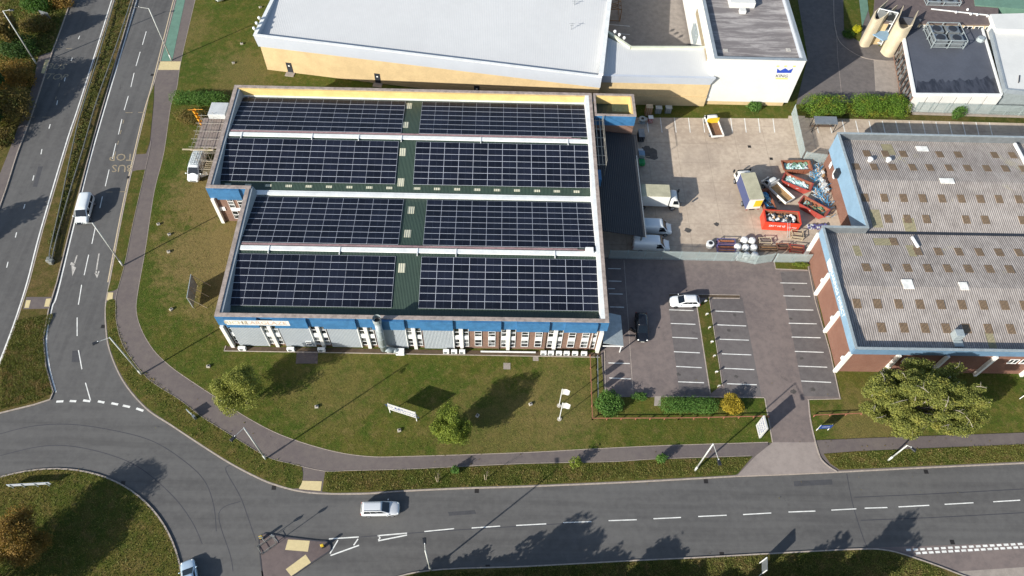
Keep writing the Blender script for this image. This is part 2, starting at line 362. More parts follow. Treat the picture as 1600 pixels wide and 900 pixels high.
kb = MB(); kb.strip(smooth(G([(1303, -30), (1303, 20), (1306, 48), (1313, 66), (1330, 80), (1350, 90), (1372, 94)], .2), 5), .12, .2, .1)
kb.strip(G([(1303, -30), (1309, 90), (1316, 158)], .15), .06, .158)
struct(kb.build('kerb', MATS['kerb_stone']))
sheet('pavement', smooth(G([(1304, -30), (1304, 20), (1307, 48), (1314, 66), (1331, 80), (1351, 89), (1372, 93), (1396, 94), (1396, 80), (1352, 66), (1335, 60), (1318, 45), (1317, 10), (1318, -30)], .18), 2, True), .18, 'asphalt_drive', .1)
sheet('flower_bed', G([(1318, -30), (1318, 10), (1319, 45), (1335, 60), (1345, 66), (1347, 40), (1338, -30)], .2), .2, 'grass_lawn', .1)
sheet('green_strip', G([(1340, -30), (1352, -30), (1357, 15), (1347, 42)], .2), .21, 'cycle_green', .1)
sheet('parking_bays', G([(1111, 466), (1160, 466), (1190, 619), (1134, 618)], .152), .1515, 'asphalt_bay')
sheet('parking_bays', G([(1219, 424), (1266, 424), (1312, 620), (1256, 619)], .152), .1515, 'asphalt_bay')
sheet('parking_bays', G([(1043, 466), (1086, 466), (1109, 618), (1062, 617)], .152), .1515, 'asphalt_bay')
# planted strips
sheet('strip_bed', G([(1089, 478), (1108, 464), (1129, 600), (1110, 615)], .2), .20, 'grass_verge', .1)
sheet('strip_bed', G([(1046, 459), (1156, 461), (1156, 466), (1108, 465), (1046, 464)], .2), .19, 'soil', .1)
sheet('corner_bed', G([(1210, 409), (1262, 411), (1262, 422), (1212, 420)], .2), .20, 'grass_lawn', .1)
kb = MB()
for pl in ([(1110, 615), (1089, 478)], [(1108, 464), (1129, 603)], [(1046, 459), (1156, 461), (1156, 466), (1110, 465.5)], [(1313, 623), (1297, 549), (1274, 470), (1262, 412)], [(1262, 624), (1314, 623)], [(945, 548), (946, 618)], [(1040, 619), (1194, 621)], [(1210, 409), (1212, 420), (1262, 422)], [(350, 548), (937, 558)], [(350, 548), (353, 540)]):
    kb.strip(G(pl, .2), .11, .21, .1)
kb.strip(G([(975, 406), (989, 612)], .15), .08, .158)
struct(kb.build('edging', MATS['kerb_stone']))
sheet('facade_border', G([(350, 541), (945, 551), (937, 557), (350, 547)], .14), .145, 'soil', .1)
sheet('paved_patch', G([(464, 549), (497, 549), (496, 568), (462, 568)], .15), .16, 'splitter_paving', .1)
sheet('paved_patch', G([(1023, 619), (1033, 619), (1032, 634), (1022, 634)], .15), .16, 'slab_concrete', .1)
sheet('yard_grass', [(24, 98.3), (52, 98.9), (53, 101.8), (24, 101.2)], .17, 'grass_lawn', .1)
sheet('yard_grass', G([(1258, 184), (1430, 188), (1600, 192.5), (1760, 197), (1760, 186), (1600, 182), (1425, 176), (1258, 172)], .17), .17, 'grass_rough', .1)
# repairs and dark spills on the hard surfaces
asphalt('asphalt_repair', '3c3c3e', '48484a', stain=.2); M('oil_stain', '4a4642', .6, .3, 2)
for q_ in ([(700, 800), (742, 797), (744, 803), (702, 806)], [(1240, 752), (1300, 749), (1301, 757), (1241, 760)], [(113, 548), (126, 548), (125, 566), (112, 566)], [(60, 260), (67, 260), (58, 292), (51, 292)]):
    sheet('road_patch', G(q_, 0), .0045 if q_[0][0] != 113 else .0042, 'asphalt_repair')
rs = random.Random(8)
for (a, b, r_, z_) in [(1148, 492, .35, .154), (1139, 516, .3, .154), (1240, 452, .3, .154), (1236, 498, .28, .154), (1252, 560, .3, .154), (1270, 608, .4, .154), (1240, 612, .45, .154), (1018, 240, 1.5, .159), (1010, 232, .8, .1585), (1120, 350, .5, .159), (1075, 360, .6, .159), (1060, 585, .35, .154), (1150, 588, .3, .154)]:
    q = P(a, b, z_); pts = [(q.x + r_ * rs.uniform(.6, 1.15) * math.cos(k * .45), q.y + r_ * rs.uniform(.5, 1.0) * math.sin(k * .45)) for k in range(14)]
    sheet('oil_spill', pts, z_, 'oil_stain')
# covers and gullies
for i, (a, b, sx) in enumerate([(792, 572, 1.0), (837, 560, .8)]):
    q = P(a, b, .14); sheet('inspection_cover', [(q.x - sx / 2, q.y - sx / 2), (q.x + sx / 2, q.y - sx / 2), (q.x + sx / 2, q.y + sx / 2), (q.x - sx / 2, q.y + sx / 2)], .16, 'slab_concrete', .1)
for (a, b) in [(1103, 752), (1447, 737), (745, 767), (428, 762), (238, 117), (201, 277), (161, 510), (1488, 847), (762, 886), (1128, 866), (192, 755), (1171, 229), (1205, 248)]:
    q = P(a, b, 0); z = .17 if b < 260 and a > 1000 else .006
    q = P(a, b, z); t = .28
    sheet('drain_cover', [(q.x - t, q.y - t), (q.x + t, q.y - t), (q.x + t, q.y + t), (q.x - t, q.y + t)], z, 'iron')

# ---------------------------------------------------------------- painted markings
def marks(name, lines, wd, z, mat='paint_white', sm=0):
    m = MB()
    for l in lines:
        g = G(l, z); m.strip(smooth(g, sm) if sm else g, wd, z)
    return struct(m.build(name, MATS[mat]))
z = .005
marks('edge_line', [[(214, 0), (149.5, 218), (118.5, 340), (90, 457), (81.5, 480), (72.5, 528), (77, 573), (87.5, 613)], [(174.5, 0), (124.5, 160), (104.5, 220), (63.5, 359), (42.5, 440), (20.5, 509), (-1, 566)]], .19, z, 'paint_white', sm=5)
marks('edge_line', [[(279, -20), (271, 0), (238.5, 128), (224.5, 176), (209.5, 239), (196.5, 297), (184.5, 356), (168.5, 441)]], .16, z, 'paint_cream', sm=5)
marks('lane_line', [[(228.5, 49), (222.5, 70)], [(219, 81), (212.5, 103)], [(209.5, 114), (204.5, 136)], [(200.5, 150), (194, 172)], [(190.5, 186), (185, 210)], [(181, 224), (175.5, 248)], [(170.5, 265), (164.5, 291)], [(160, 307), (156, 325)], [(149, 355), (143.5, 381)], [(138.5, 398), (131.5, 430)], [(127.5, 445), (122.5, 476)], [(120.5, 496), (120.5, 525)], [(122.5, 547), (128, 577)], [(133.5, 598), (141.5, 626)]], .13, z)
marks('lane_line', [[(124.5, 56), (122.5, 61)], [(113, 90), (111, 95)], [(102, 121), (100.5, 127)], [(90, 157), (88.5, 164)], [(78.5, 194), (76.5, 201)], [(65.5, 233), (64, 241)], [(53, 274), (51, 282)], [(39, 319), (37, 326)], [(26, 363), (24, 371)], [(12.5, 409), (10.5, 418)]], .14, z)
marks('give_way_line', [[(88, 627.5), (99, 627)], [(109, 626.5), (119, 627)], [(130, 625.5), (141, 627)], [(153, 627), (163, 629)], [(174, 630), (184.5, 632)], [(192, 633.5), (203, 636)], [(213, 638), (224, 642)]], .3, z)
marks('centre_line', [[(663, 830.5), (709.5, 826)], [(737, 825), (781.5, 822)], [(806.5, 821), (853.5, 818.5)], [(880, 816.5), (924, 815)], [(951, 813.5), (995, 812)], [(1021, 810.5), (1064, 808.5)], [(1091, 807), (1135.5, 805)], [(1161, 804), (1205, 801.5)], [(1232, 800), (1274, 798.5)], [(1299, 797), (1338, 795)], [(1351, 794), (1386.5, 793)], [(1404, 792), (1452, 789.5)], [(1476, 788), (1521, 785.5)], [(1552, 784), (1594, 781.5)]], .13, z)
marks('hatch_line', [[(514, 842), (560.5, 839)], [(528, 844), (515.5, 865)], [(559.5, 842), (552.5, 852)], [(516.5, 868), (561, 852)], [(590, 837), (636, 833)], [(591, 845), (636, 836)], [(591, 837), (594, 840.5), (591, 844)]], .15, z)
m = MB()
for k in range(19):
    t = k / 18; q0 = (1416 + 196 * t, 859.5 - 10.5 * t); q1 = (1431 + 183 * t, 864.5 - 10.5 * t)
    for q in (q0, q1): m.strip(G([(q[0], q[1]), (q[0] + 7.2, q[1] - .4)], z), .27, .012)
struct(m.build('give_way_line', MATS['paint_white']))
marks('bus_stop_box', [[(196, 176), (207, 176)], [(216, 175.5), (225.5, 175.5)], [(165, 300), (176, 300)], [(187, 299.5), (197, 299.5)], [(85, 76), (95, 76.5)], [(103, 76), (112, 76)], [(47, 183), (54, 183)], [(66, 183), (79, 183)], [(82, 80), (68, 113)]], .12, z, 'paint_yellow_worn')
m2 = [[(193.5 - i * 4.2, 187 + i * 16.5), (192 - i * 4.2, 193 + i * 16.5)] for i in range(4)] + [[(97, 118), (95.5, 122)], [(93, 130), (92, 135)], [(88, 151), (86.5, 155)]]
marks('bus_stop_box', m2, .12, z, 'paint_yellow_worn')
for wd, a, b, zz in [('STOP', 194.5, 245, 4.4), ('BUS', 191.5, 262.5, 4.4)]:
    q = P(a, b, .006); o = text(wd, 2.3, MATS['paint_yellow_worn'], None, frame((q.x, q.y, .006), (-.985, -.03, 0), (.2, -.98, 0)), .0, 'road_lettering', sx=.9); struct(o)
for wd, a, b in [('BUS', 88, 104), ('STOP', 84.5, 120)]:
    q = P(a, b, .006); o = text(wd, 2.2, MATS['paint_yellow_worn'], None, frame((q.x, q.y, .006), (.985, -.03, 0), (.2, .98, 0)), .0, 'road_lettering', sx=.9); struct(o)
# lane arrows (pointing towards the roundabout)
m = MB()
for pts in ([(120.3, 399), (116, 412.5)], [(154.7, 396), (150.5, 423)]): m.strip(G(pts, .006), .2, .006)
m.prism(G([(111.5, 414), (119, 418), (113, 431.5)], .006), .006, .006); m.prism(G([(109.5, 413.5), (111, 409.5), (117, 411.5), (116, 415.5)], .006), .006, .006)
m.strip(smooth(G([(150.5, 422), (150.5, 427), (153.5, 427), (154.5, 423.5)], .006), 4), .2, .006); m.prism(G([(147.5, 426), (154.5, 428), (151.5, 434.5)], .006), .006, .006)
struct(m.build('lane_arrow', MATS['paint_worn']))
# parking bays
m = MB()
for l in [[(1219, 442), (1261, 442.8)], [(1224, 462.2), (1266, 463.2)], [(1228, 483.5), (1271, 484.5)], [(1232.5, 505), (1276, 506)], [(1237, 526.5), (1282, 527.8)], [(1242, 549), (1287, 550.5)], [(1247, 572), (1292.5, 573.8)], [(1252, 595.3), (1298.5, 597.5)],
          [(1118, 486), (1161.5, 487.5)], [(1121, 507.5), (1166, 509.3)], [(1124.5, 530), (1170, 531.5)], [(1128, 552.8), (1174, 554.5)], [(1132, 575.5), (1178.5, 577.5)], [(1136, 599.5), (1182.5, 601.2)],
          [(1045.5, 484), (1083.5, 485.3)], [(1048, 505.3), (1086.5, 506.7)], [(1050.5, 527), (1090, 528.7)], [(1053, 549.5), (1093.5, 551.3)], [(1056.5, 572.5), (1096.5, 574.5)], [(1059.5, 596.5), (1100, 598)],
          [(950.5, 567), (984, 568)], [(952, 590.5), (986, 592)], [(952, 459), (973, 459.5)], [(953, 479.5), (975, 480)], [(951, 439), (971, 439.5)], [(950, 419.5), (970, 420)], [(950, 451), (961, 451)]]:
    m.strip(G(l, .156), .13, .157)
struct(m.build('parking_bay_lines', MATS['paint_white']))
m = MB()
for a in (1010.5, 1031.5, 1053.5, 1075.5, 1098, 1141.5, 1163, 1184.5, 1207.5): m.strip(G([(a, 183), (a + 3, 207)], .16), .14, .163)
for i in range(14):
    a = 1274 + i * 20.9; m.strip(G([(a, 187.5 + i * .3), (a + 5, 208 + i * .3)], .16), .16, .163)
struct(m.build('parking_bay_lines', MATS['paint_white']))
# tar seams
seams = [[(0, 678), (50, 666), (110, 663), (180, 673), (240, 690), (290, 722), (320, 752), (334, 790), (338, 830)], [(0, 712), (60, 698), (110, 697), (170, 710), (220, 732), (270, 775), (300, 815), (316, 850)],
         [(360, 727), (353, 735), (375, 775), (388, 810), (400, 845)], [(376, 783), (342, 802), (360, 868), (364, 892)], [(1323, 740), (1333, 790), (1348, 838), (1355, 855)], [(1335, 777), (1470, 771), (1600, 764)], [(1345, 813), (1470, 808), (1600, 801)], [(563, 839), (700, 829), (900, 817)]]
marks('road_seam', seams, .09, .003, 'tar', sm=6)
# ---------------------------------------------------------------- building materials
def brick(name, a, b, mortar):
    g = NG(name)
    sp = g.n('ShaderNodeSeparateXYZ'); g.L.new(g.pos, sp.inputs[0]); cb = g.n('ShaderNodeCombineXYZ')
    g.L.new(g.math('ADD', sp.outputs[0], sp.outputs[1]), cb.inputs[0]); g.L.new(sp.outputs[2], cb.inputs[1])
    br = g.n('ShaderNodeTexBrick'); g.L.new(cb.outputs[0], br.inputs['Vector']); br.inputs['Scale'].default_value = 1
    br.inputs['Brick Width'].default_value = .225; br.inputs['Row Height'].default_value = .075; br.inputs['Mortar Size'].default_value = .008
    br.inputs['Color1'].default_value = (*lin(a), 1); br.inputs['Color2'].default_value = (*lin(b), 1); br.inputs['Mortar'].default_value = (*lin(mortar), 1)
    n = g.ramp(g.noise(.5, 5, .7), .35, .7)
    MATS[name] = g.fin(g.mix(g.math('MULTIPLY', n, .35), br.outputs['Color'], tuple(x * .6 for x in lin(a))), .9, 0, .3)
brick('brick_brown', '6e5144', '7d5f50', '84776c'); brick('brick_red', '7a5344', '6d4a3d', '7e6a5e')
M('roof_green', '35463a', .55, .16, .35, wave=1.5, wb=.04, wdark=.25); M('cladding_grey', '9aa1a6', .5, .07, .3, wave=1.6, wb=.03, wdark=.12)
M('fascia_blue', '386890', .5, .16, 1.1); M('fascia_pale_blue', '7793a8', .5, .1, .5, ); M('fascia_blue_shaded', '5c7890', .5, .12, .4); M('render_cream', 'b8a27a', .85, .1, .4)
M('ply_yellow', 'cdb273', .85, .1, .6); M('coping_stone', '8f837b', .9, .3, 1.5); M('flashing_grey', '838b90', .45, .12, .5); M('flashing_white', 'd2d4d1', .5, .1, .6)
M('white_frame', 'd9dad8', .5, .05, 1); M('white_render', 'cfcdc6', .7, .07, .8); M('roof_metal_light', 'bcbdbc', .6, .06, .1, wave=1.0, wb=.01, wdark=.04)
M('clad_white', 'c6c6c1', .6, .05, .3); M('sign_white', 'b4b4b0', .5, .04, 1); M('clad_silver', 'b0b6be', .5, .05, .3, axis='Z', wave=1.6, wb=.02, wdark=.12); M('trim_cream', 'bfc2ae', .6, .08, .5)
M('rooflight_grp', 'b4b29c', .5, .12, 2, wave=1.0, wb=.04, wdark=.15); M('rooflight_brown', '7c674f', .7, .3, 2, wave=1.7, wb=.05, wdark=.4)
M('metal_grey', '83898c', .45, .15, 1, metal=.5); M('galv', '9aa3a4', .5, .15, 2, metal=.25); M('dark_roof', '26292f', .6, .2, .5); M('canopy_roof', '2a2c30', .7, .2, .4, wave=1.0, wb=.04, wdark=.3)
M('membrane', '4b4e56', .6, .1, .3); M('timber_dark', '5b4a3c', .85, .2, 2); M('concrete_tower', 'b5a88e', .85, .12, .5); M('pipe_red', '94797c', .6, .2, 2)
g = NG('window_glass'); n = g.ramp(g.noise(.8, 2, .5), .5, .56); MATS['window_glass'] = g.fin(g.mix(n, (.012, .015, .018), (.16, .17, .17)), .08, 0, .6)
def asbestos():
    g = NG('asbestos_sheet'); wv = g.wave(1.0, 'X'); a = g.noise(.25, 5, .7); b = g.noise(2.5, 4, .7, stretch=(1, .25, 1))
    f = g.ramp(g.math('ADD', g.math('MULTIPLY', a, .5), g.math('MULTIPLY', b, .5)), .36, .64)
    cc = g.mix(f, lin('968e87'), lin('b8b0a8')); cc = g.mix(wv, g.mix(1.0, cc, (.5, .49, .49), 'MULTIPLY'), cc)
    li = g.ramp(g.noise(.16, 6, .8, dist=.5), .60, .70); cc = g.mix(g.math('MULTIPLY', li, .35), cc, lin('b0a87c'))
    g.bump(wv, .04); MATS['asbestos_sheet'] = g.fin(cc, .9, 0, .2)
asbestos()
def felt():
    g = NG('felt_roof'); a = g.noise(.5, 6, .75, stretch=(.25, 1.6, 1), dist=.4); b = g.noise(5, 3, .7)
    cc = g.mix(g.ramp(a, .42, .66), lin('75706f'), lin('a8a39f')); MATS['felt_roof'] = g.fin(g.mix(g.math('MULTIPLY', b, .25), cc, lin('55504f')), .9, 0, .2)
felt()
def solar():
    g = NG('solar_cell'); tc = g.n('ShaderNodeTexCoord'); o = tc.outputs['Object']
    sp = g.n('ShaderNodeSeparateXYZ'); g.L.new(o, sp.inputs[0])
    def lines(v, per, wd):
        f = g.math('FRACT', g.math('DIVIDE', g.math('ADD', v, 100.0), per)); return g.math('LESS_THAN', g.math('ABSOLUTE', g.math('SUBTRACT', f, .5)), wd / per / 2)
    l = g.math('MAXIMUM', lines(sp.outputs[0], .182, .008), lines(sp.outputs[1], .182, .008))
    mid = g.math('LESS_THAN', g.math('ABSOLUTE', sp.outputs[0]), .012)
    oi = g.n('ShaderNodeObjectInfo'); nn = g.noise(.5, 3, .6)
    base = g.mix(g.ramp(g.math('ADD', g.math('MULTIPLY', oi.outputs['Random'], .35), g.math('MULTIPLY', nn, .65)), .2, .85), lin('0c0f18'), lin('1b1f2c'))
    cc = g.mix(g.math('MULTIPLY', l, .35), base, lin('474f60')); cc = g.mix(g.math('MULTIPLY', mid, .6), cc, lin('555d6c'))
    MATS['solar_cell'] = g.fin(cc, .3, 0, .22)
solar(); M('panel_frame', 'b4b8c0', .5, .04, 3, metal=.1)

def window(x0, x1, y, z0, z1, parent, rows=2, cols=1, proud=.05):
    """frame in the plane y facing -y, with its glass"""
    f = MB(); t = .055
    f.box(x0, x0 + t, y - proud, y + .1, z0, z1).box(x1 - t, x1, y - proud, y + .1, z0, z1)
    for k in range(rows + 1):
        zz = z0 + (z1 - z0 - t) * k / rows; f.box(x0 + t, x1 - t, y - proud + .002, y + .1, zz, zz + t)
    for k in range(1, cols):
        xx = x0 + (x1 - x0) * k / cols; f.box(xx - .03, xx + .03, y - proud + .004, y + .1, z0 + t, z1 - t)
    fo = f.build('window', MATS['white_frame'], parent, True)
    p = MB(); p.quad((x0 + t, y + .02, z0 + t), (x1 - t, y + .02, z0 + t), (x1 - t, y + .02, z1 - t), (x0 + t, y + .02, z1 - t))
    p.build('pane', MATS['window_glass'], fo, True)

# ================================================================ solar factory
X0, XJ, X1, YF, YJ, YB = -43.15, -37.25, 15.6, 51.5, 73.55, 95.2
ZP, ZE, ZR = 8.45, 6.9, 8.1
YR1, YV, YR2 = 62.9, 74.0, 84.7
fac = thing('factory_building', 'brick factory with green ribbed roof, blue fascia and white pilasters facing the lawn', 'building', (X1 - 26, YF, 0))
W_ = lambda m, n, mt, **k: m.build(n, MATS[mt], fac, True, **k)
m = MB()                                                    # brick walls
m.box(-37.2, 15.2, YF + .1, YF + .4, 0, 6.6); m.box(14.9, 15.15, YF + .4, YB - .3, 0, 6.6); m.box(-43.05, -42.8, YJ + .4, YB - .3, 0, 6.6)
m.box(-43.05, -37.2, YJ + .1, YJ + .4, 0, 6.6); m.box(-37.2, -36.95, YF + .4, YJ + .1, 0, 6.6); m.box(-43.05, 15.15, YB - .3, YB, 0, 6.6)
W_(m, 'brick_wall', 'brick_brown')
m = MB()                                                    # parapet top
for a in ((XJ, X1, YF - .1, YF + .45), (X1 - .5, X1 + .02, YF + .45, YB - .45), (X0 + .0, X0 + .6, YJ + .45, YB - .45), (X0, XJ + .75, YJ - .1, YJ + .45), (XJ + .0, XJ + .6, YF + .45, YJ - .1), (X0, X1, YB - .45, YB + .1)):
    m = MB(); m.box(*a, ZP - .12, ZP); W_(m, 'coping', 'coping_stone')
m = MB()                                                    # upstands behind the coping
m.hexa([(X0 + .1, YJ + .46, ZE - .2), (X0 + 1.5, YJ + .46, ZE - .2), (X0 + 1.5, YB - .46, ZE - .2), (X0 + .1, YB - .46, ZE - .2), (X0 + .1, YJ + .46, ZP - .13), (X0 + .98, YJ + .46, ZP - .13), (X0 + .98, YB - .46, ZP - .13), (X0 + .1, YB - .46, ZP - .13)]); W_(m, 'parapet_flashing', 'flashing_grey'); m = MB()
m.hexa([(XJ + .1, YF + .46, ZE - .2), (XJ + 1.5, YF + .46, ZE - .2), (XJ + 1.5, YJ + .4, ZE - .2), (XJ + .1, YJ + .4, ZE - .2), (XJ + .1, YF + .46, ZP - .13), (XJ + .98, YF + .46, ZP - .13), (XJ + .98, YJ + .4, ZP - .13), (XJ + .1, YJ + .4, ZP - .13)])
W_(m, 'parapet_flashing', 'flashing_grey')
m = MB(); m.box(X1 - 1.1, X1 - .05, YF + .46, YB - .46, 6.5, ZP - .121); m.box(X1 - 1.1, X1 - .503, YF + .45, YB - .45, ZP - .12, ZP - .02); W_(m, 'parapet_flashing', 'flashing_white'); m = MB()
m.box(X0 + 1.3, X1 - 1.1, YB - 1.0, YB - .75, ZE - .2, ZE + .22)
W_(m, 'parapet_flashing', 'flashing_white')
m = MB(); m.box(X0 + .3, X1 - .3, YB - .7, YB - .452, ZE - .3, ZP - .125); W_(m, 'parapet_lining', 'ply_yellow')
m = MB(); m.box(XJ + .2, X1 - .2, YF + .1, YF + .4, 6.4, ZP - .121); m.box(X0 + .2, XJ + .2, YJ + .1, YJ + .4, 6.4, ZP - .121); W_(m, 'parapet_wall', 'coping_stone')
# fascia: long boards standing proud, shorter recessed ones over each pilaster
PXS = [-37.2 + 6.55 * k for k in range(9)]
m = MB()
for k in range(8): m = MB(); m.box(PXS[k] + 1.05, PXS[k + 1] - 1.05, YF - .42, YF + .09, 6.0, ZP - .18); W_(m, 'fascia_board', 'fascia_blue')
m = MB(); m.box(-42.0, -38.3, YJ - .38, YJ + .09, 6.0, ZP - .18); W_(m, 'fascia_board', 'fascia_blue')
m = MB()
for k in range(9): m = MB(); m.box(max(PXS[k] - 1.05, XJ - .05), min(PXS[k] + 1.05, X1 + .05), YF - .08, YF + .08, 6.0, ZP - .2); W_(m, 'fascia_recess', 'fascia_blue')
for a_, b_ in ((-43.2, -42.0), (-38.3, XJ)): m = MB(); m.box(a_, b_, YJ - .08, YJ + .08, 6.0, ZP - .2); W_(m, 'fascia_recess', 'fascia_blue')
# pilasters and the window pairs beside them
for k, x in enumerate(PXS):
    m = MB(); c = x + (.25 if k == 0 else -.25 if k == 8 else 0)
    m.box(c - .24, c + .24, YF - .42 if k in (0, 8) else YF - .22, YF + .09, .1, 5.99); W_(m, 'pilaster', 'white_render')
    for s in (-1, 1):
        if (k == 0 and s < 0) or (k == 8 and s > 0): continue
        a, b = (c + .26, c + 1.02) if s > 0 else (c - 1.02, c - .26)
        if k in (0, 8): a, b = (c + .5, c + 1.2) if s > 0 else (c - 1.2, c - .5)
        window(a, b, YF + .04, 3.85, 5.95, fac); window(a, b, YF + .04, .8, 2.9, fac)
        q = MB(); q.box(a, b, YF - .03, YF + .09, 2.92, 3.83); W_(q, 'spandrel', 'white_frame')
# grey cladding on the first five bays, brick with tall windows on the last three
for k in range(5):
    m = MB(); m.box(PXS[k] + 1.25, PXS[k + 1] - 1.15, YF - .16, YF + .09, .35, 5.98); W_(m, 'cladding_panel', 'cladding_grey')
    m = MB(); m.box(PXS[k + 1] - 1.15, PXS[k + 1] - 1.05, YF - .2, YF + .09, .35, 5.98); W_(m, 'cladding_trim', 'white_frame')
    m = MB(); m.box(PXS[k + 1] - 1.65, PXS[k + 1] - 1.153, YF - .2, YF - .163, .35, 5.98)
m = MB()
for k in range(5, 8):
    for f in (.35, .64):
        c = PXS[k] + 6.55 * f + .05
        window(c - .5, c + .5, YF + .04, 3.7, 5.95, fac, 3); window(c - .5, c + .5, YF + .04, .95, 2.85, fac, 2)
        q = MB(); q.box(c - .5, c + .5, YF - .03, YF + .09, 2.87, 3.68); W_(q, 'spandrel', 'white_frame')
    q = MB(); q.tube((PXS[k + 1] - 1.3, YF - .02, 0), (PXS[k + 1] - 1.3, YF - .02, 6), .07); q.build('drainpipe', MATS['timber_dark'], fac, True)
window(PXS[2] - 2.3, PXS[2] - 1.5, YF - .2, .9, 2.0, fac, 2)
# side bay behind the step
m = MB(); m.box(-43.1, -42.6, YJ - .4, YJ + .09, .1, 5.99); W_(m, 'pilaster', 'white_render')
for a in (-40.9, -39.4): window(a, a + .9, YJ + .04, 3.6, 5.9, fac, 3); window(a, a + .9, YJ + .04, .9, 2.8, fac, 2)
q = MB(); q.box(-42.5, -41.7, YJ - .03, YJ + .09, 2.9, 3.7); q.box(-40.9, -38.5, YJ - .03, YJ + .09, 2.9, 3.5); W_(q, 'spandrel', 'white_frame')
# roof: four slopes
m = MB(); a, b = X0 + .7, X1 - .7; aj = XJ + .7
for (y0, z0, y1, z1, xa) in ((YF + .4, ZE, YR1, ZR, aj), (YR1, ZR, YJ + .42, ZE, aj), (YJ + .42, ZE, YV, ZE, a), (YV, ZE, YR2, ZR, a), (YR2, ZR, YB - .7, ZE, a)):
    m.quad((xa, y0, z0), (b, y0, z0), (b, y1, z1), (xa, y1, z1))
W_(m, 'roof', 'roof_green')
for y in (YR1, YR2):
    m = MB(); xa = (aj if y == YR1 else a) + .5
    m.hexa([(xa, y - .42, ZR), (b - .3, y - .42, ZR), (b - .3, y + .42, ZR), (xa, y + .42, ZR), (xa, y - .36, ZR + .1), (b - .3, y - .36, ZR + .1), (b - .3, y + .36, ZR + .1), (xa, y + .36, ZR + .1)])
    W_(m, 'ridge_cap', 'flashing_white')
    m = MB(); m.tube((xa, y + .62, ZR + .02), (b - 1.5, y + .62, ZR + .02), .05); m.tube((xa, y + .8, ZR + .02), (b - 3, y + .8, ZR + .02), .05); W_(m, 'cable_tray', 'pipe_red')
    for x in ((-32, -22, -11, -5.5, 8.6) if y == YR1 else (-40, -29, -21.7, -15, -2.5, 11.3)):
        m = MB(); m.box(x - .06, x + .06, y - .9, y + .35, ZR - .02, ZR + .18); W_(m, 'ridge_bracket', 'flashing_white')
m = MB(); m.box(aj - .2, b - .1, YV - .62, YV - .05, ZE - .02, ZE + .28); m.box(aj - .2, b - .1, YV + .02, YV + .3, ZE - .02, ZE + .2); W_(m, 'valley_gutter', 'flashing_white')
m = MB(); m.tube((X0 + 1.4, YJ + 1, ZE + .1), (X0 + 1.4, YB - 2.5, ZE + .12), .07); m.tube((X0 + 1.4, YB - 2.5, ZE + .12), (X0 + 2.3, YB - 1.1, ZE + .2), .07); m.tube((XJ + 1.4, YF + 10, 7.9), (XJ + 1.4, YV, 7), .06); W_(m, 'conduit', 'pipe_red')
m = MB(); m.box(X1 - 2.6, X1 - 1.5, YR1 - .05, YR1 + .75, ZR + .1, ZR + .6); W_(m, 'junction_box', 'white_frame')
# GRP rooflights let into the slopes
def zroof(y):
    if y < YR1: return ZE + (ZR - ZE) * (y - YF - .4) / (YR1 - YF - .4)
    if y < YV: return ZR - (ZR - ZE) * (y - YR1) / (YJ + .42 - YR1)
    if y < YR2: return ZE + (ZR - ZE) * (y - YV) / (YR2 - YV)
    return ZR - (ZR - ZE) * (y - YR2) / (YB - .7 - YR2)
def rooflight(cx, y0, y1, wd=.95):
    q = MB(); h = .035
    q.hexa([(cx - wd / 2, y0, zroof(y0) - .1), (cx + wd / 2, y0, zroof(y0) - .1), (cx + wd / 2, y1, zroof(y1) - .1), (cx - wd / 2, y1, zroof(y1) - .1), (cx - wd / 2, y0, zroof(y0) + h), (cx + wd / 2, y0, zroof(y0) + h), (cx + wd / 2, y1, zroof(y1) + h), (cx - wd / 2, y1, zroof(y1) + h)])
    return q.build('rooflight', MATS['rooflight_grp'], fac, True)
for a_, b_ in [(638.5, 162), (634, 196), (629.5, 239), (626, 282), (642, 326), (637, 366), (628, 420)]:
    q = P(a_, b_, 7.6); rooflight(q.x, q.y - .72, q.y + .72)
for k in range(9): rooflight(-41.3 + 2.84 * k, 93.35, 93.75, .85)
for k in range(9): rooflight(-11.6 + 2.84 * k, 93.35, 93.75, .85)
for k in range(9): rooflight(-40.6 + 3.05 * k, 75.05, 75.45, .95)
for k in range(9): rooflight(-12.0 + 3.05 * k, 75.05, 75.45, .95)
# sign band on the fascia
sg = MB(); q0, q1 = PY(351, 501, YF - .45), PY(451, 503, YF - .45)
sg.box(q0.x, q1.x, YF - .44, YF - .385, 6.75, 8.0); so = W_(sg, 'fascia_sign', 'clad_white')
M('letter_faded', 'b3a888', .7, .1, 1); M('letter_faded_orange', 'b59c88', .7, .1, 1)
for s_, mt, cx in (('RICHE', 'letter_faded', .16), ('LLARGLAZE', 'letter_faded_orange', .6)):
    text(s_, 1.15, MATS[mt], so, Matrix.Translation((-(X1 - 26), -YF, 0)) @ frame((q0.x + (q1.x - q0.x) * cx, YF - .452, 7.36), (1, 0, 0), (0, 0, 1)), .006)
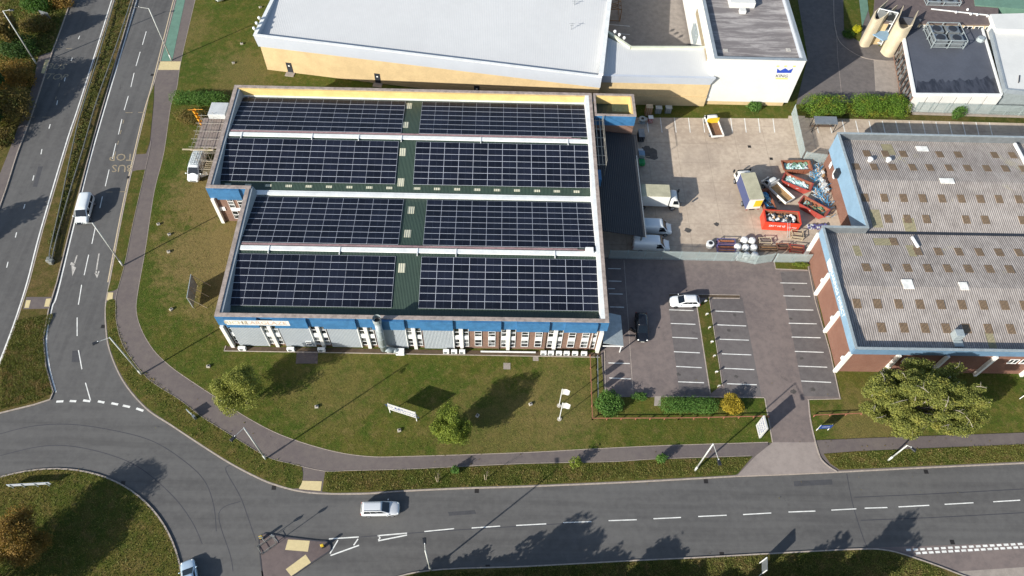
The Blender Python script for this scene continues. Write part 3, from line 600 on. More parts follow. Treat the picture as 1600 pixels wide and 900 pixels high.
# stair tower at the rear corner
st = thing('stair_tower', 'small blue and brick tower with sunken green roof beside the loading canopy', 'tower', (19, 92.5, 0))
S_ = lambda m, n, mt, **k: m.build(n, MATS[mt], st, True, **k)
tx0, tx1, ty0, ty1, tz = 15.9, 22.6, 90.4, 95.3, 8.35
m = MB(); m.box(tx0, tx1, ty0 + .05, ty0 + .3, 0, 6.1); m.box(tx1 - .3, tx1, ty0 + .3, ty1, 0, 6.1); m.box(tx0, tx1 - .3, ty1 - .3, ty1, 0, 6.1); S_(m, 'brick_wall', 'brick_brown')
m = MB(); m.box(tx0, tx1 + .05, ty0 - .05, ty0 + .25, 6.1, tz - .12); m.box(tx1 - .22, tx1 + .04, ty0 + .25, ty1 + .02, 6.1, tz - .12); m.box(tx0, tx1 - .22, ty1 - .25, ty1 + .02, 6.1, tz - .12); S_(m, 'fascia_board', 'fascia_blue')
m = MB(); m.box(tx0, tx1 + .1, ty0 - .1, ty0 + .3, tz - .12, tz); m.box(tx1 - .35, tx1 + .1, ty0 + .3, ty1 - .3, tz - .12, tz); m.box(tx0, tx1 + .1, ty1 - .3, ty1 + .1, tz - .12, tz); m.box(tx0, tx0 + .35, ty0 + .3, ty1 - .3, tz - .12, tz); S_(m, 'coping', 'coping_stone')
m = MB(); m.box(tx0 + .2, tx1 - .4, ty1 - .5, ty1 - .26, 6.3, tz - .13); m.box(tx1 - .62, tx1 - .24, ty0 + .3, ty1 - .5, 6.3, tz - .13); S_(m, 'parapet_lining', 'ply_yellow')
m = MB(); m.box(tx0, tx1 - .3, ty0 + .2, ty1 - .3, 6.3, 6.6); S_(m, 'roof', 'roof_green')

# ---------------------------------------------------------------- solar arrays
pm = MB(); pw, ph = 2.262, 1.128
pm.box(-pw / 2, pw / 2, -ph / 2, ph / 2, -.035, 0); nb = len(pm.f)
pm.cur = 1; pm.quad((-pw / 2 + .028, -ph / 2 + .028, .003), (pw / 2 - .028, -ph / 2 + .028, .003), (pw / 2 - .028, ph / 2 - .028, .003), (-pw / 2 + .028, ph / 2 - .028, .003))
proto = pm.build('solar_panel', [MATS['panel_frame'], MATS['solar_cell']]); used = False
ang = math.atan2(ZR - ZE, YR1 - YF - .4)
def array(label, x0, cols, rows, yc, slope, pitchx=2.283, pitchy=1.149):
    global used
    L = rows * pitchy; zc = zroof(yc) + .16
    t = thing('solar_array', label, 'solar array', (x0 + cols * pitchx / 2, yc, zroof(yc)), 0, 'solar arrays on the factory roof')
    ca, sa = math.cos(ang), math.sin(ang) * slope
    rl = MB()
    for j in range(rows * 2):
        d = (j / 2 + .25) * pitchy - L / 2
        rl.box(-cols * pitchx / 2, cols * pitchx / 2, d * ca - .03, d * ca + .03, d * sa + .02, d * sa + .11)
    rl.build('mounting_rail', MATS['galv'], t)
    for i in range(cols):
        for j in range(rows):
            o = proto if not used else proto.copy()
            if used: COL.objects.link(o)
            used = True
            d = (j + .5) * pitchy - L / 2
            o.parent = t; o.location = ((i + .5) * pitchx - cols * pitchx / 2, d * ca, d * sa + .16); o.rotation_euler = (ang * slope, 0, 0)
array('solar panels on the rearmost roof slope, left of the green strip', -42.0, 12, 7, 89.7, -1, 2.235)
array('solar panels on the rearmost roof slope, right of the green strip', -12.35, 12, 7, 89.7, -1, 2.235)
array('solar panels behind the wide white valley gutter, left of the green strip', -42.4, 12, 7, 79.85, 1, 2.25)
array('solar panels behind the wide white valley gutter, right of the green strip', -12.65, 12, 7, 79.85, 1, 2.265)
array('solar panels just in front of the valley gutter, left half', -36.35, 10, 8, 68.45, -1, 2.25)
array('solar panels just in front of the valley gutter, right half', -10.3, 11, 8, 68.45, -1, 2.255)
array('ten columns of solar panels on the front roof slope above the fascia sign', -36.5, 10, 7, 57.85, 1, 2.245)
array('solar panels on the front roof slope above the brick part of the facade', -10.35, 11, 7, 57.85, 1, 2.27)

# ================================================================ canopy east of the factory
cn = thing('loading_canopy', 'long dark lean-to loading canopy in the shade of the solar-roofed factory', 'canopy', (19, 80, 0))
m = MB(); m.hexa([(15.3, 69.5, 5.0), (22.9, 69.0, 4.1), (23.4, 90.2, 4.1), (15.3, 90.2, 5.0), (15.3, 69.5, 5.1), (22.9, 69.0, 4.2), (23.4, 90.2, 4.2), (15.3, 90.2, 5.1)]); m.build('roof', MATS['canopy_roof'], cn, True)
m = MB(); m.box(22.9, 23.05, 69.0, 85.5, 4.0, 4.25, ); m.build('gutter', MATS['metal_grey'], cn, True)
for y in (69.6, 74.8, 80, 85.2, 89.8):
    m = MB(); m.box(22.4, 22.65, y - .1, y + .1, .15, 4.15); m.build('post', MATS['metal_grey'], cn, True)

# ================================================================ big grey-roofed warehouse behind
kg = thing('warehouse', 'cream-walled warehouse with silver cladding band and broad pale grey roof', 'building', (-12, 120, 0))
K_ = lambda m, n, mt, **k: m.build(n, MATS[mt], kg, True, **k)
a0 = P(397, 55, 8.0); a1 = P(935, 120, 8.0); wl = Vector((a1.x - a0.x, a1.y - a0.y, 0)); wl.normalize(); nn = Vector((-wl.y, wl.x, 0))
L1 = (a1 - a0).length; D = 42
MK = Matrix(((wl.x, nn.x, 0, a0.x), (wl.y, nn.y, 0, a0.y), (0, 0, 1, 0), (0, 0, 0, 1)))
m = MB(); m.box(0.35, L1 + .5, .3, .6, 0, 5.6, MK); m.box(.35, .6, .6, D, 0, 5.6, MK); m.box(L1 - .2, L1 + .1, .6, D, 0, 5.6, MK); K_(m, 'wall', 'render_cream')
m = MB()
m.hexa([MK @ Vector(q) for q in ((0.15, .02, 5.6), (L1 + .6, .02, 5.6), (L1 + .6, .6, 5.6), (.15, .6, 5.6), (-.1, -.1, 8.0), (L1 + .6, -.1, 8.0), (L1 + .6, .35, 8.0), (-.1, .35, 8.0))])
m.box(-.1, .5, .6, D, 5.6, 8.0, MK); K_(m, 'cladding_band', 'clad_silver')
m = MB(); m.box(-.15, .45, .36, D, 8.0, 8.1, MK); m.box(-.15, L1 + .6, -.15, .355, 8.0, 8.08, MK); K_(m, 'parapet_cap', 'flashing_white')
m = MB(); m.box(L1 + .0, L1 + .75, .36, D, 7.5, 8.45, MK); K_(m, 'gable_trim', 'flashing_white')
m = MB(); m.quad(*[MK @ Vector(q) for q in ((.5, .6, 7.0), (L1, .6, 7.0), (L1, 20, 8.3), (.5, 20, 8.3))]); m.quad(*[MK @ Vector(q) for q in ((.5, 20, 8.3), (L1, 20, 8.3), (L1, D, 7.0), (.5, D, 7.0))]); K_(m, 'roof', 'roof_metal_light')
m = MB(); m.box(.5, L1, .36, .75, 6.8, 7.12, MK); K_(m, 'gutter', 'metal_grey')
for i, (a, b) in enumerate([(457.5, 106), (594, 121), (747, 132)]):
    q = P(a, b + 2, 0) if i < 2 else P(747, 142, 0)
    d = (q - a0).dot(wl); m = MB(); m.box(d - .5, d + .5, .24, .31, .25, 2.4, MK); do = K_(m, 'door', 'dark_roof')
    m = MB(); m.box(d - .15, d + .15, .2, .24, 1.6, 1.85, MK); K_(m, 'door_notice', 'white_frame')
    m = MB(); m.box(d - .8, d + .8, -.8, .24, .1, .25, MK); K_(m, 'door_step', 'slab_concrete')
for k, (d, o_) in enumerate([(.1, .9), (.1, 2.3), (.1, 3.7)]):
    m = MB(); c = MK @ Vector((-.3, o_ + .3, 8.5)); m.tube(c - Vector((0, 0, .5)), c, .05); m.ball(c, .28); K_(m, 'floodlight', 'white_frame')
for a, b in [(893, 45), (897, 10)]:
    q = P(a, b, 7.9); m = MB(); m.tube((q.x, q.y, 7.4), (q.x, q.y, 9.2), .04); m.tube((q.x - .5, q.y, 9), (q.x + .5, q.y, 9), .03); m.tube((q.x - .3, q.y, 8.6), (q.x + .3, q.y, 8.6), .03); K_(m, 'aerial', 'metal_grey')
# lower wing between warehouse and tower
z7 = 7.0
pts = [P(937, 120, z7), P(1108, 120, z7)]
wy = (pts[0].y + pts[1].y) / 2
m = MB(); m.box(17.7, 37.2, wy + .35, wy + .6, 0, 5.4); m.box(17.7, 37.2, wy + .17, wy + .34, 2.3, 2.45); K_(m, 'wing_wall', 'render_cream')
m = MB(); m.hexa([(17.4, wy + .1, 5.4), (37.0, wy + .1, 5.4), (37.0, wy + .6, 5.4), (17.4, wy + .6, 5.4), (17.4, wy - .1, 7.0), (37.6, wy - .1, 7.0), (37.6, wy + .4, 7.0), (17.4, wy + .4, 7.0)]); K_(m, 'wing_cladding', 'clad_silver')
iw = [P(947, 47, 7.6), P(986, 73, 7.6), P(1105, 73, 7.6)]
m = MB(); m.quad((17.4, wy + .4, 6.98), (37.4, wy + .4, 6.98), (37.4, iw[2].y, 7.2), (iw[1].x, iw[1].y, 7.2), (17.6, iw[0].y, 7.2)); K_(m, 'wing_roof', 'roof_metal_light')
m = MB(); m.strip([iw[0], iw[1]], .45, 7.6, 6.4); m.strip([iw[1] + Vector((0.1, 0, 0)), Vector((37.3, iw[2].y, 0))], .45, 7.603, 6.4); K_(m, 'wing_parapet', 'trim_cream')
m = MB(); m.strip([iw[0] + Vector((0, .1, 0)), iw[1] + Vector((0, .1, 0))], .3, 6.3, .1); m.strip([iw[1] + Vector((.1, .1, 0)), Vector((37.3, iw[2].y + .1, 0))], .3, 6.303, .1); K_(m, 'wing_rear_wall', 'clad_silver')
for a, b in [(961, 49), (968, 54), (975.5, 59)]:
    q = P(a, b, 8.0); m = MB(); m.ball((q.x, q.y, 8.0), .28); m.tube((q.x, q.y, 7.5), (q.x, q.y, 8), .05); K_(m, 'floodlight', 'white_frame')
# service yard behind the wing
sheet('rear_yard', [(17, iw[2].y - .5), (37.5, iw[2].y - .5), (37.5, 160), (17, 160)], .17, 'slab_concrete', .1)
m = MB()
for b in (40, 53): m.strip(G([(950, b - 2), (984, b + 1)], .17), .14, .176)
struct(m.build('parking_bay_lines', MATS['paint_white']))
# white tower block
tb = thing('office_block', 'tall white office block with grey flat roof and blue crown emblem', 'building', (44.5, 118, 0))
T_ = lambda m, n, mt, **k: m.build(n, MATS[mt], tb, True, **k)
bx0, bx1, by0, bz = 36.6, 52.2, 101.9, 10.75; by1 = 142
m = MB(); m.box(bx0, bx1, by0, by0 + .3, 1.1, bz - .1); m.box(bx0, bx0 + .3, by0 + .3, by1, 1.1, bz - .1); m.box(bx1 - .3, bx1, by0 + .3, by1, 1.1, bz - .1); m.box(bx0, bx1, by1, by1 + .3, 1.1, bz - .1); T_(m, 'white_cladding', 'clad_white')
m = MB(); m.box(bx0 + .15, bx1 - .6, by0 + .2, by0 + .5, 0, 1.1); m.box(bx1 - .9, bx1 - .6, by0 + .5, by1, 0, 1.1); T_(m, 'base_wall', 'render_cream')
m = MB(); m.box(bx0 - .08, bx1 + .08, by0 - .08, by0 + .5, bz - .1, bz); m.box(bx1 - .5, bx1 + .08, by0 + .5, by1, bz - .1, bz); m.box(bx0 - .08, bx0 + .5, by0 + .5, by1, bz - .1, bz); T_(m, 'parapet_cap', 'flashing_grey')
m = MB(); m.box(bx1 - .62, bx1 - .32, by0 + .5, by1, 9.7, bz - .12); m.box(bx0 + .32, bx0 + .5, by0 + .5, by1, 9.7, bz - .12); T_(m, 'parapet_lining', 'clad_silver')
m = MB(); m.box(bx0 + .3, bx1 - .3, by0 + .3, by1, 9.5, 9.9); T_(m, 'roof', 'felt_roof')
m = MB(); q = P(1160, 3, 10.6); m.box(q.x - 2.3, q.x + 2.2, q.y - .8, q.y + 2, 9.9, 11.0); T_(m, 'roof_monitor', 'clad_white')
m = MB(); q = P(1160, 18, 10.1); m.box(q.x - .55, q.x + .55, q.y - .45, q.y + .45, 9.9, 10.5); T_(m, 'roof_vent', 'clad_white')
for a, b in [(1134, 79), (1232, 78)]:
    q = P(a, b, 9.92); m = MB(); m.box(q.x - .4, q.x + .4, q.y - .4, q.y + .4, 9.9, 9.96); T_(m, 'roof_pad', 'paint_worn')
m = MB(); m.box(bx0 - .12, bx0 - .01, by0 + 3.5, by0 + 17, 6.5, 7.6); T_(m, 'yellow_band', 'paint_yellow_worn')
M('emblem_blue', '2442a0', .5, .05, 1); M('emblem_yellow', 'd9cf6a', .5, .05, 1); M('emblem_dark', '3a3a48', .5, .05, 1)
TB = Matrix.Translation((-44.5, -118, 0))
e = [PY(a, b, by0 - .03) for a, b in [(1213.5, 114), (1236, 114), (1239.5, 106.5), (1232, 110.2), (1227, 106.5), (1219, 110.5), (1214.5, 107)]]
m = MB(); m.add([(q.x, by0 - .03, q.z) for q in e], [(0, 1, 2, 3), (0, 3, 4, 5), (0, 5, 6)]); T_(m, 'crown_emblem', 'emblem_blue')
for a, b in [(1215.5, 103.3), (1227.5, 103.3), (1241, 103.5)]: m = MB(); q = PY(a, b, by0); m.ball((q.x, by0 - .02, q.z), (.28, .05, .16)); T_(m, 'emblem_star', 'emblem_yellow')
m = MB()
q = PY(1212, 122.5, by0); q2 = PY(1231, 122.5, by0); m.box(q.x, q2.x, by0 - .03, by0, q.z - .14, q.z + .14); T_(m, 'emblem_underline', 'emblem_yellow')
q = PY(1221.5, 119, by0); text('KING', .95, MATS['emblem_dark'], tb, TB @ frame((q.x, by0 - .02, q.z), (1, 0, 0), (0, 0, 1)), .01, sx=.95)
q = PY(1222, 116.3, by0); text('- - - - - -', .3, MATS['emblem_blue'], tb, TB @ frame((q.x, by0 - .02, q.z), (1, 0, 0), (0, 0, 1)), .01)

# ================================================================ right-hand building
rb = thing('industrial_unit', 'low brick industrial unit with ribbed grey asbestos roof, pale blue fascia and white fins', 'building', (75, 68, 0))
B_ = lambda m, n, mt, **k: m.build(n, MATS[mt], rb, True, **k)
rx0, rx1, rxE, ry0, ry1, ry2, rz = 48.95, 55.75, 120, 48.5, 69.4, 88.7, 7.3
m = MB()
m.box(rx0 + .25, rx0 + .5, ry0 + .3, ry1 - .3, 0, 5.9); m.box(rx0 + .25, rxE, ry0 + .25, ry0 + .5, 0, 5.9); m.box(rx1 + .25, rx1 + .5, ry1 - .2, ry2 - .3, 0, 5.9); m.box(rx0 + .5, rx1 + .25, ry1 - .5, ry1 - .25, 0, 5.9); m.box(rx1 + .25, rxE, ry2 - .5, ry2 - .25, 0, 5.9)
B_(m, 'brick_wall', 'brick_red')
def fas(x0, y0, x1, y1, mt, nm='fascia'):
    m = MB(); dx, dy = x1 - x0, y1 - y0; l = math.hypot(dx, dy); nx, ny = dy / l, -dx / l      # outward normal on the right of travel
    o0, o1 = .02, .28
    m.hexa([(x0 + nx * -.0, y0 + ny * -.0, 5.7), (x1, y1, 5.7), (x1 - nx * .3, y1 - ny * .3, 5.7), (x0 - nx * .3, y0 - ny * .3, 5.7), (x0, y0, rz), (x1, y1, rz), (x1 - nx * .3, y1 - ny * .3, rz), (x0 - nx * .3, y0 - ny * .3, rz)][::1])
    B_(m, nm, mt)
m = MB(); B_(MB().box(rx0, rx0 + .3, ry0 + .3, ry1 - .3, 5.7, rz), 'fascia', 'fascia_pale_blue'); m.box(rx1, rx1 + .3, ry1, ry2 - .3, 3.4, rz); B_(m, 'fascia', 'fascia_pale_blue')
m = MB(); m.box(rx0, rxE, ry0, ry0 + .3, 5.85, rz); B_(m, 'fascia', 'fascia_blue_shaded')  # the side's pale blue, darkened in colour for the grazing light on this front
m = MB(); m.box(rx0, rx1 + .3, ry1 - .3, ry1, 5.85, rz); m.box(rx1, rxE, ry2 - .3, ry2, 5.85, rz); B_(m, 'fascia', 'metal_grey')
m = MB(); m.box(rx0 - .04, rx0 + .34, ry0, ry1, rz, rz + .06); m.box(rx0 + .34, rxE, ry0 - .04, ry0 + .34, rz, rz + .055); m.box(rx1 - .04, rx1 + .34, ry1 + .04, ry2, rz, rz + .06); m.box(rx0 + .34, rx1 + .3, ry1 - .34, ry1 + .04, rz, rz + .055); m.box(rx1 + .34, rxE, ry2 - .34, ry2 + .04, rz, rz + .055); B_(m, 'parapet_cap', 'galv')
zr = lambda y: (5.9 + 1.0 * (1 - abs(y - 59) / 10.5)) if y < 69.4 else (5.9 + 1.0 * (1 - abs(y - 79) / 9.6))
m = MB()
for x0, ys in ((rx0 + .3, (48.5, 59, 69.1)), (rx1 + .3, (69.6, 79, 88.5))):
    for i in range(2): m.quad((x0, ys[i], zr(ys[i])), (rxE, ys[i], zr(ys[i])), (rxE, ys[i + 1], zr(ys[i + 1])), (x0, ys[i + 1], zr(ys[i + 1])))
B_(m, 'roof', 'asbestos_sheet')
m = MB(); m.box(rx1 + .3, rxE, 69.1, 69.6, 5.8, 5.99); B_(m, 'valley_gutter', 'dark_roof')
rows = [(240, [1355, 1384, 1412, 1469, 1498, 1555, 1583]), (263, [1337, 1365, 1394, 1425, 1452, 1482, 1511, 1541, 1570, 1598]), (311, [1351, 1381, 1411, 1441, 1471, 1501, 1531, 1560, 1591]), (341, [1389, 1419, 1449, 1511, 1541, 1599]),
        (376, [1398, ]), (392, [1435, 1467, 1499, 1531, 1562, 1593]), (420, [1353, 1385, 1417, 1449, 1480, 1512, 1545, 1577]), (477, [1338, 1370, 1403, 1436, 1469, 1502, 1535, 1568, 1599]), (512, [1378, 1413, 1446, 1479, 1511, 1545, 1580])]
nb = 0
for b, xs in rows:
    for a in xs:
        q = P(a, b + (a - 1450) * .012, 6.4); y0, y1 = q.y - .72, q.y + .72; h = .05; m = MB(); wd = .55
        m.hexa([(q.x - wd, y0, zr(y0) - .1), (q.x + wd, y0, zr(y0) - .1), (q.x + wd, y1, zr(y1) - .1), (q.x - wd, y1, zr(y1) - .1), (q.x - wd, y0, zr(y0) + h), (q.x + wd, y0, zr(y0) + h), (q.x + wd, y1, zr(y1) + h), (q.x - wd, y1, zr(y1) + h)])
        B_(m, 'rooflight', 'rooflight_brown')
for a, b, w2, h2 in [(1442, 231, .95, .55), (1477, 286, 1.1, .5), (1416, 447, .75, .8), (1503, 450, .6, .65)]:
    q = P(a, b, 6.4); m = MB(); z0 = zr(q.y); m.box(q.x - w2, q.x + w2, q.y - h2, q.y + h2, z0 - .1, z0 + .1); B_(m, 'patched_sheet', 'paint_white')
M('lichen_patch', '9c9474', .9, .25, 2, wave=1.75, wb=.06, wdark=.35)
for a, b, w2, h2 in [(1389, 232, .9, 1.3), (1370, 340, .8, 1.6), (1423, 350, .9, 1.3), (1380, 376, 1.3, .7), (1340, 391, .5, 1.0), (1425, 391, .6, 1.1), (1550, 530, .55, 1.2)]:
    q = P(a, b, 6.4); m = MB(); y0, y1 = q.y - h2, q.y + h2
    m.quad((q.x - w2, y0, zr(y0) + .02), (q.x + w2, y0, zr(y0) + .02), (q.x + w2, y1, zr(y1) + .02), (q.x - w2, y1, zr(y1) + .02)); B_(m, 'discoloured_sheet', 'lichen_patch')
for a, b in [(1360, 249), (1388.5, 249.5)]:
    q = P(a, b, 6.8); m = MB(); m.tube((q.x, q.y, 6), (q.x, q.y, 6.9), .3, 12); m.ball((q.x, q.y, 6.95), (.45, .45, .25), 12); B_(m, 'roof_cowl', 'white_frame')
m = MB(); q = P(1495, 524, 6.6); z0 = zr(q.y); m.box(q.x - .6, q.x + .6, q.y - .6, q.y + .5, z0, z0 + 1.3); m.box(q.x - .55, q.x + .75, q.y - 1.6, q.y - .62, z0 - .05, z0 + .15); B_(m, 'roof_fan', 'galv', bevel=.05)
m = MB(); m.strip([P(1584, 226, 6.5), P(1600, 256, 6.5), P(1625, 300, 6.5)], .35, 6.95, 6.6); B_(m, 'roof_walkway', 'white_frame')
m = MB(); m.strip([P(1425, 370, 6.5), P(1435, 386, 6.5)], .3, 6.6, 6.3); B_(m, 'roof_walkway', 'white_frame')
# fins
for y in (48.7, 55.2, 61.7, 69.0):
    m = MB(); m.box(rx0 - .25, rx0 + .24, y - .2, y + .2, .1, 5.84); B_(m, 'fin', 'white_render')
    if y < 68: m = MB(); m.box(rx0 - .1, rx0 + .24, y + .23, y + .8, 2.9, 3.5); B_(m, 'wall_lamp_box', 'white_frame')
for k in range(1, 10):
    x = rx0 + 6.75 * k; m = MB(); m.box(x - .2, x + .2, ry0 - .25, ry0 + .24, .1, 5.84); B_(m, 'fin', 'white_render')
for x0 in (57.0, 72.0, 73.7):
    window(x0, x0 + 1.3, ry0 + .2, 3.4, 4.6, rb, 1, 2)
m = MB()
for a, b, s in [(1316, 489, .3), (1316, 494, .25), (1356, 541, .6)]:
    pass
LB = Matrix.Translation((-75, -68, 0))
n_ = 0
text('BEARINGS DIRECT', 1.05, MATS['white_frame'], rb, LB @ frame((rx0 - .02, (PX(1303, 418, rx0).y + PX(1318, 490, rx0).y) / 2, 6.55), (0, -1, 0), (0, 0, 1)), .01, sx=.95)
m = MB(); q = PX(1298, 412, rx0); m.box(rx0 - .05, rx0 - .005, q.y - .8, q.y + .8, 6.0, 7.1); B_(m, 'logo_panel', 'white_frame')
m = MB(); q = PX(1311, 271, rx1); m.box(rx1 - .6, rx1 - .01, q.y - .5, q.y + .5, q.z - .7, q.z + .7); B_(m, 'extractor', 'dark_roof')
for a, b in [(1298, 258)]: q = PX(a, b, rx1); m = MB(); m.box(rx1 - .05, rx1 - .01, q.y - .35, q.y + .35, q.z - .6, q.z + .6); B_(m, 'notice_plate', 'white_frame')
m = MB(); q = PX(1295, 292, rx1 + .2); m.ball((rx1, q.y, 3.2), (.3, .75, .95), 10); q = PX(1313, 338, rx1); m.ball((rx1, 70.6, 3.6), (.3, .7, .9), 10); B_(m, 'wall_tarpaulin', 'white_frame')

# ================================================================ buildings at the top right
hb = thing('flat_roofed_hall', 'hall with dark flat roof and white panelled front behind a palisade fence', 'building', (82, 106, 0))
H_ = lambda m, n, mt, **k: m.build(n, MATS[mt], hb, True, **k)
c = [P(1430, 146, 4.6), P(1566, 147, 4.6), P(1532, 32, 4.6), P(1408, 30, 4.6)]
m = MB(); m.prism([(q.x, q.y) for q in c], 4.1, 4.35); H_(m, 'roof', 'membrane')
def stain():
    g = NG('wet_membrane'); a = g.noise(1.2, 5, .7, stretch=(1.6, .3, 1)); MATS['wet_membrane'] = g.fin(g.mix(g.ramp(a, .4, .6), lin('26262b'), lin('3d3e45')), .35, 0, .5)
stain()
random.seed(3); e0 = [(1432, 145)] + [(1434 + i * 4.4, 127 - 7 * i / 28 + random.uniform(-4, 4)) for i in range(29)] + [(1563, 146)]
m = MB(); m.prism([(P(*q, 4.5).x, P(*q, 4.5).y) for q in e0], 4.355, 4.36); H_(m, 'damp_patch', 'wet_membrane')
m = MB()
for i, j in ((0, 1), (1, 2), (2, 3), (3, 0)): m.strip([c[i], c[j]], .35, 4.6 + .002 * i, 3.9)
H_(m, 'parapet', 'flashing_white')
x0, x1, yy = c[0].x, c[1].x, (c[0].y + c[1].y) / 2
for k in range(6):
    m = MB(); a_, b_ = x0 + (x1 - x0) * k / 6, x0 + (x1 - x0) * (k + 1) / 6; m.box(a_ + .12, b_ - .12, yy - .3, yy - .05, .3, 4.3); H_(m, 'wall_panel', 'clad_white')
m = MB(); m.box(x0, x1, yy - .1, yy + .2, 0, 4.2); m.strip([c[1], c[2]], .3, 3.9, 0); m.strip([c[0], c[3]], .3, 3.9, 0); m.strip([c[2], c[3]], .3, 3.9, 0); H_(m, 'wall', 'brick_brown')
lv_ = MB()
for k in range(14):
    t0 = k / 14; q = c[0].lerp(c[3], t0); q2 = c[0].lerp(c[3], t0 + .045); lv_.strip([q + Vector((-.3, 0, 0)), q2 + Vector((-.3, 0, 0))], .12, 3.8, .8)
H_(lv_, 'side_glazing', 'window_glass')
# rooftop chillers
def chiller(a, b, lab, sx=6.6, sy=5.2, nx=2, ny=2, z0=4.36):
    q = P(a, b, z0); t = thing('rooftop_chiller', lab, 'chiller', (q.x, q.y, z0)); m = MB()
    for x in (-sx / 2, 0, sx / 2):
        for y in (-sy / 2, 0, sy / 2): m.box(x - .06, x + .06, y - .06, y + .06, 0, 1.9)
    for zz in (.25, 1.1, 1.85):
        for y in (-sy / 2, sy / 2): m.box(-sx / 2, sx / 2, y - .05, y + .05, zz, zz + .1)
        for x in (-sx / 2, sx / 2): m.box(x - .05, x + .05, -sy / 2, sy / 2, zz + .003, zz + .09)
    m.build('guard_frame', MATS['galv'], t)
    for i in range(nx):
        for j in range(ny):
            cx, cy = sx * ((i + .5) / nx - .5), sy * ((j + .5) / ny - .5); m = MB(); m.box(cx - sx / nx * .38, cx + sx / nx * .38, cy - sy / ny * .38, cy + sy / ny * .38, .2, 1.5); o = m.build('condenser', MATS['metal_grey'], t)
            m = MB(); m.tube((cx, cy, 1.5), (cx, cy, 1.62), .8, 14); m.build('fan', MATS['dark_roof'], o)
chiller(1473, 62, 'galvanised rooftop chiller cage on the dark flat roof', 6.0, 5.0)
chiller(1465, 8, 'galvanised rooftop chiller cage at the top edge, on the brown roof', 6.4, 3.2, 2, 1)
m = MB(); q = P(1533, 60, 4.8); m.tube((q.x, q.y, 4.36), (q.x, q.y, 5.0), .75, 8, .6); tag(m.build('roof_dome', MATS['galv']), 'grey octagonal roof dome to the right of the chiller cage', 'roof vent')
# brown-roofed block behind
bb_ = thing('brown_roofed_block', 'brown flat-roofed block with glazed ochre clerestory behind the dark flat roof', 'building', (86, 128, 0))
c2 = [P(1365, 34, 5.4), P(1560, 38, 5.4), P(1560, -40, 5.4), P(1370, -40, 5.4)]
m = MB(); m.prism([(q.x, q.y) for q in c2], 5.0, 5.4); m.build('roof', MATS['splitter_paving'], bb_, True)
m = MB(); y = c2[0].y; m.box(c2[0].x + .2, c2[1].x - .2, y + .1, y + .4, 0, 5.0); m.build('wall', MATS['render_cream'], bb_, True)
for k in range(9):
    xa = c2[0].x + 5 + k * (c2[1].x - c2[0].x - 5) / 9; window(xa, xa + 1.7, y + .05, 3.2, 4.9, bb_, 2, 2)
m = MB(); m.tube(P(1455, 14, 5.5), P(1555, 25, 5.5), .12); m.build('roof_pipe', MATS['flashing_white'], bb_, True)
for a, b in [(1494, 19), (1517, 22), (1527, 23), (1543, 25), (1512, 15)]:
    q = P(a, b, 5.6); m = MB(); m.ball((q.x, q.y, 5.6), .25); m.tube((q.x, q.y, 5.4), (q.x, q.y, 5.6), .08); m.build('vent_cap', MATS['white_frame'], bb_, True)
sheet('sports_court', G([(1519, -30), (1524, 8), (1700, 22), (1700, -30)], 5.6), 5.6, 'cycle_green', .1)
# twin curved towers
tw = thing('twin_towered_entrance', 'pair of sand-coloured curved stair towers with a glazed entrance between them', 'building', (74, 112, 0))
U_ = lambda m, n, mt, **k: m.build(n, MATS[mt], tw, True, **k)
def tower(base, z):
    m = MB(); g_ = [P(a, b, .15) for a, b in base]; m.prism([(q.x, q.y) for q in g_], .1, z, True); return m
fw0 = Vector((0, 1, 0))
for px0, px1, yb, z, sk in ((1345, 1355, 70, 9, 0),):
    pass
def shell(A_, B_x, z):
    """hollow half-round tower: front wall between ground pixels A_ and B_x"""
    a, b = P(*A_, .1), P(*B_x, .1); mid = (a + b) / 2; d = (b - a); wd = d.length; ux = d.normalized(); uy = Vector((-ux.y, ux.x, 0)); m = MB(); pts = []
    for i in range(9):
        t = i / 8; pts.append(a + ux * wd * t - uy * 1.0 * math.sin(math.pi * t))
    out = [pts[0] + uy * 5.0] + pts + [pts[-1] + uy * 5.0]
    k = len(out); vs = []; fs = []
    inn = [q + (mid + uy * 2 - q).normalized() * .3 for q in out]
    for ring, hh in ((out, 0), (out, 1), (inn, 1), (inn, 0)):
        for i, q in enumerate(ring):
            zz = (z - .75 * (math.sin(math.pi * max(0, min(1, (i - 1) / 8)))) if hh else .1); vs.append((q.x, q.y, zz))
    for r_ in range(3):
        for i in range(k - 1): fs.append((r_ * k + i, r_ * k + i + 1, (r_ + 1) * k + i + 1, (r_ + 1) * k + i))
    m.add(vs, fs); m.prism([(q.x, q.y) for q in inn], z - 2.8, z - 2.4); return m
U_(shell((1342.5, 66), (1357, 74), 7.2), 'stair_tower', 'concrete_tower', smooth=False)
U_(shell((1375, 81), (1398, 89), 7.4), 'stair_tower', 'concrete_tower', smooth=False)
a, b = P(1352, 74, .1), P(1380, 81, .1)
m = MB(); m.strip([a + Vector((0, 2.0, 0)), b + Vector((0, 2.0, 0))], .25, 7.6, .1); gl = U_(m, 'entrance_glazing', 'window_glass')
m = MB()
for zz in (.5, 2.6, 5.0, 7.5): m.strip([a + Vector((0, 1.84, 0)), b + Vector((0, 1.84, 0))], .12, zz + .12, zz)
for t in (0, .5, 1): q = a.lerp(b, t) + Vector((0, 1.82, 0)); m.box(q.x - .06, q.x + .06, q.y - .06, q.y + .06, .1, 7.6)
U_(m, 'mullion', 'white_frame')
m = MB(); m.prism([(q.x, q.y) for q in (a, a.lerp(b, .5) + Vector((0, -1.2, 0)), b, b + Vector((0, 2, 0)), a + Vector((0, 2, 0)))], 3.1, 3.3, True); U_(m, 'entrance_canopy', 'fascia_pale_blue')
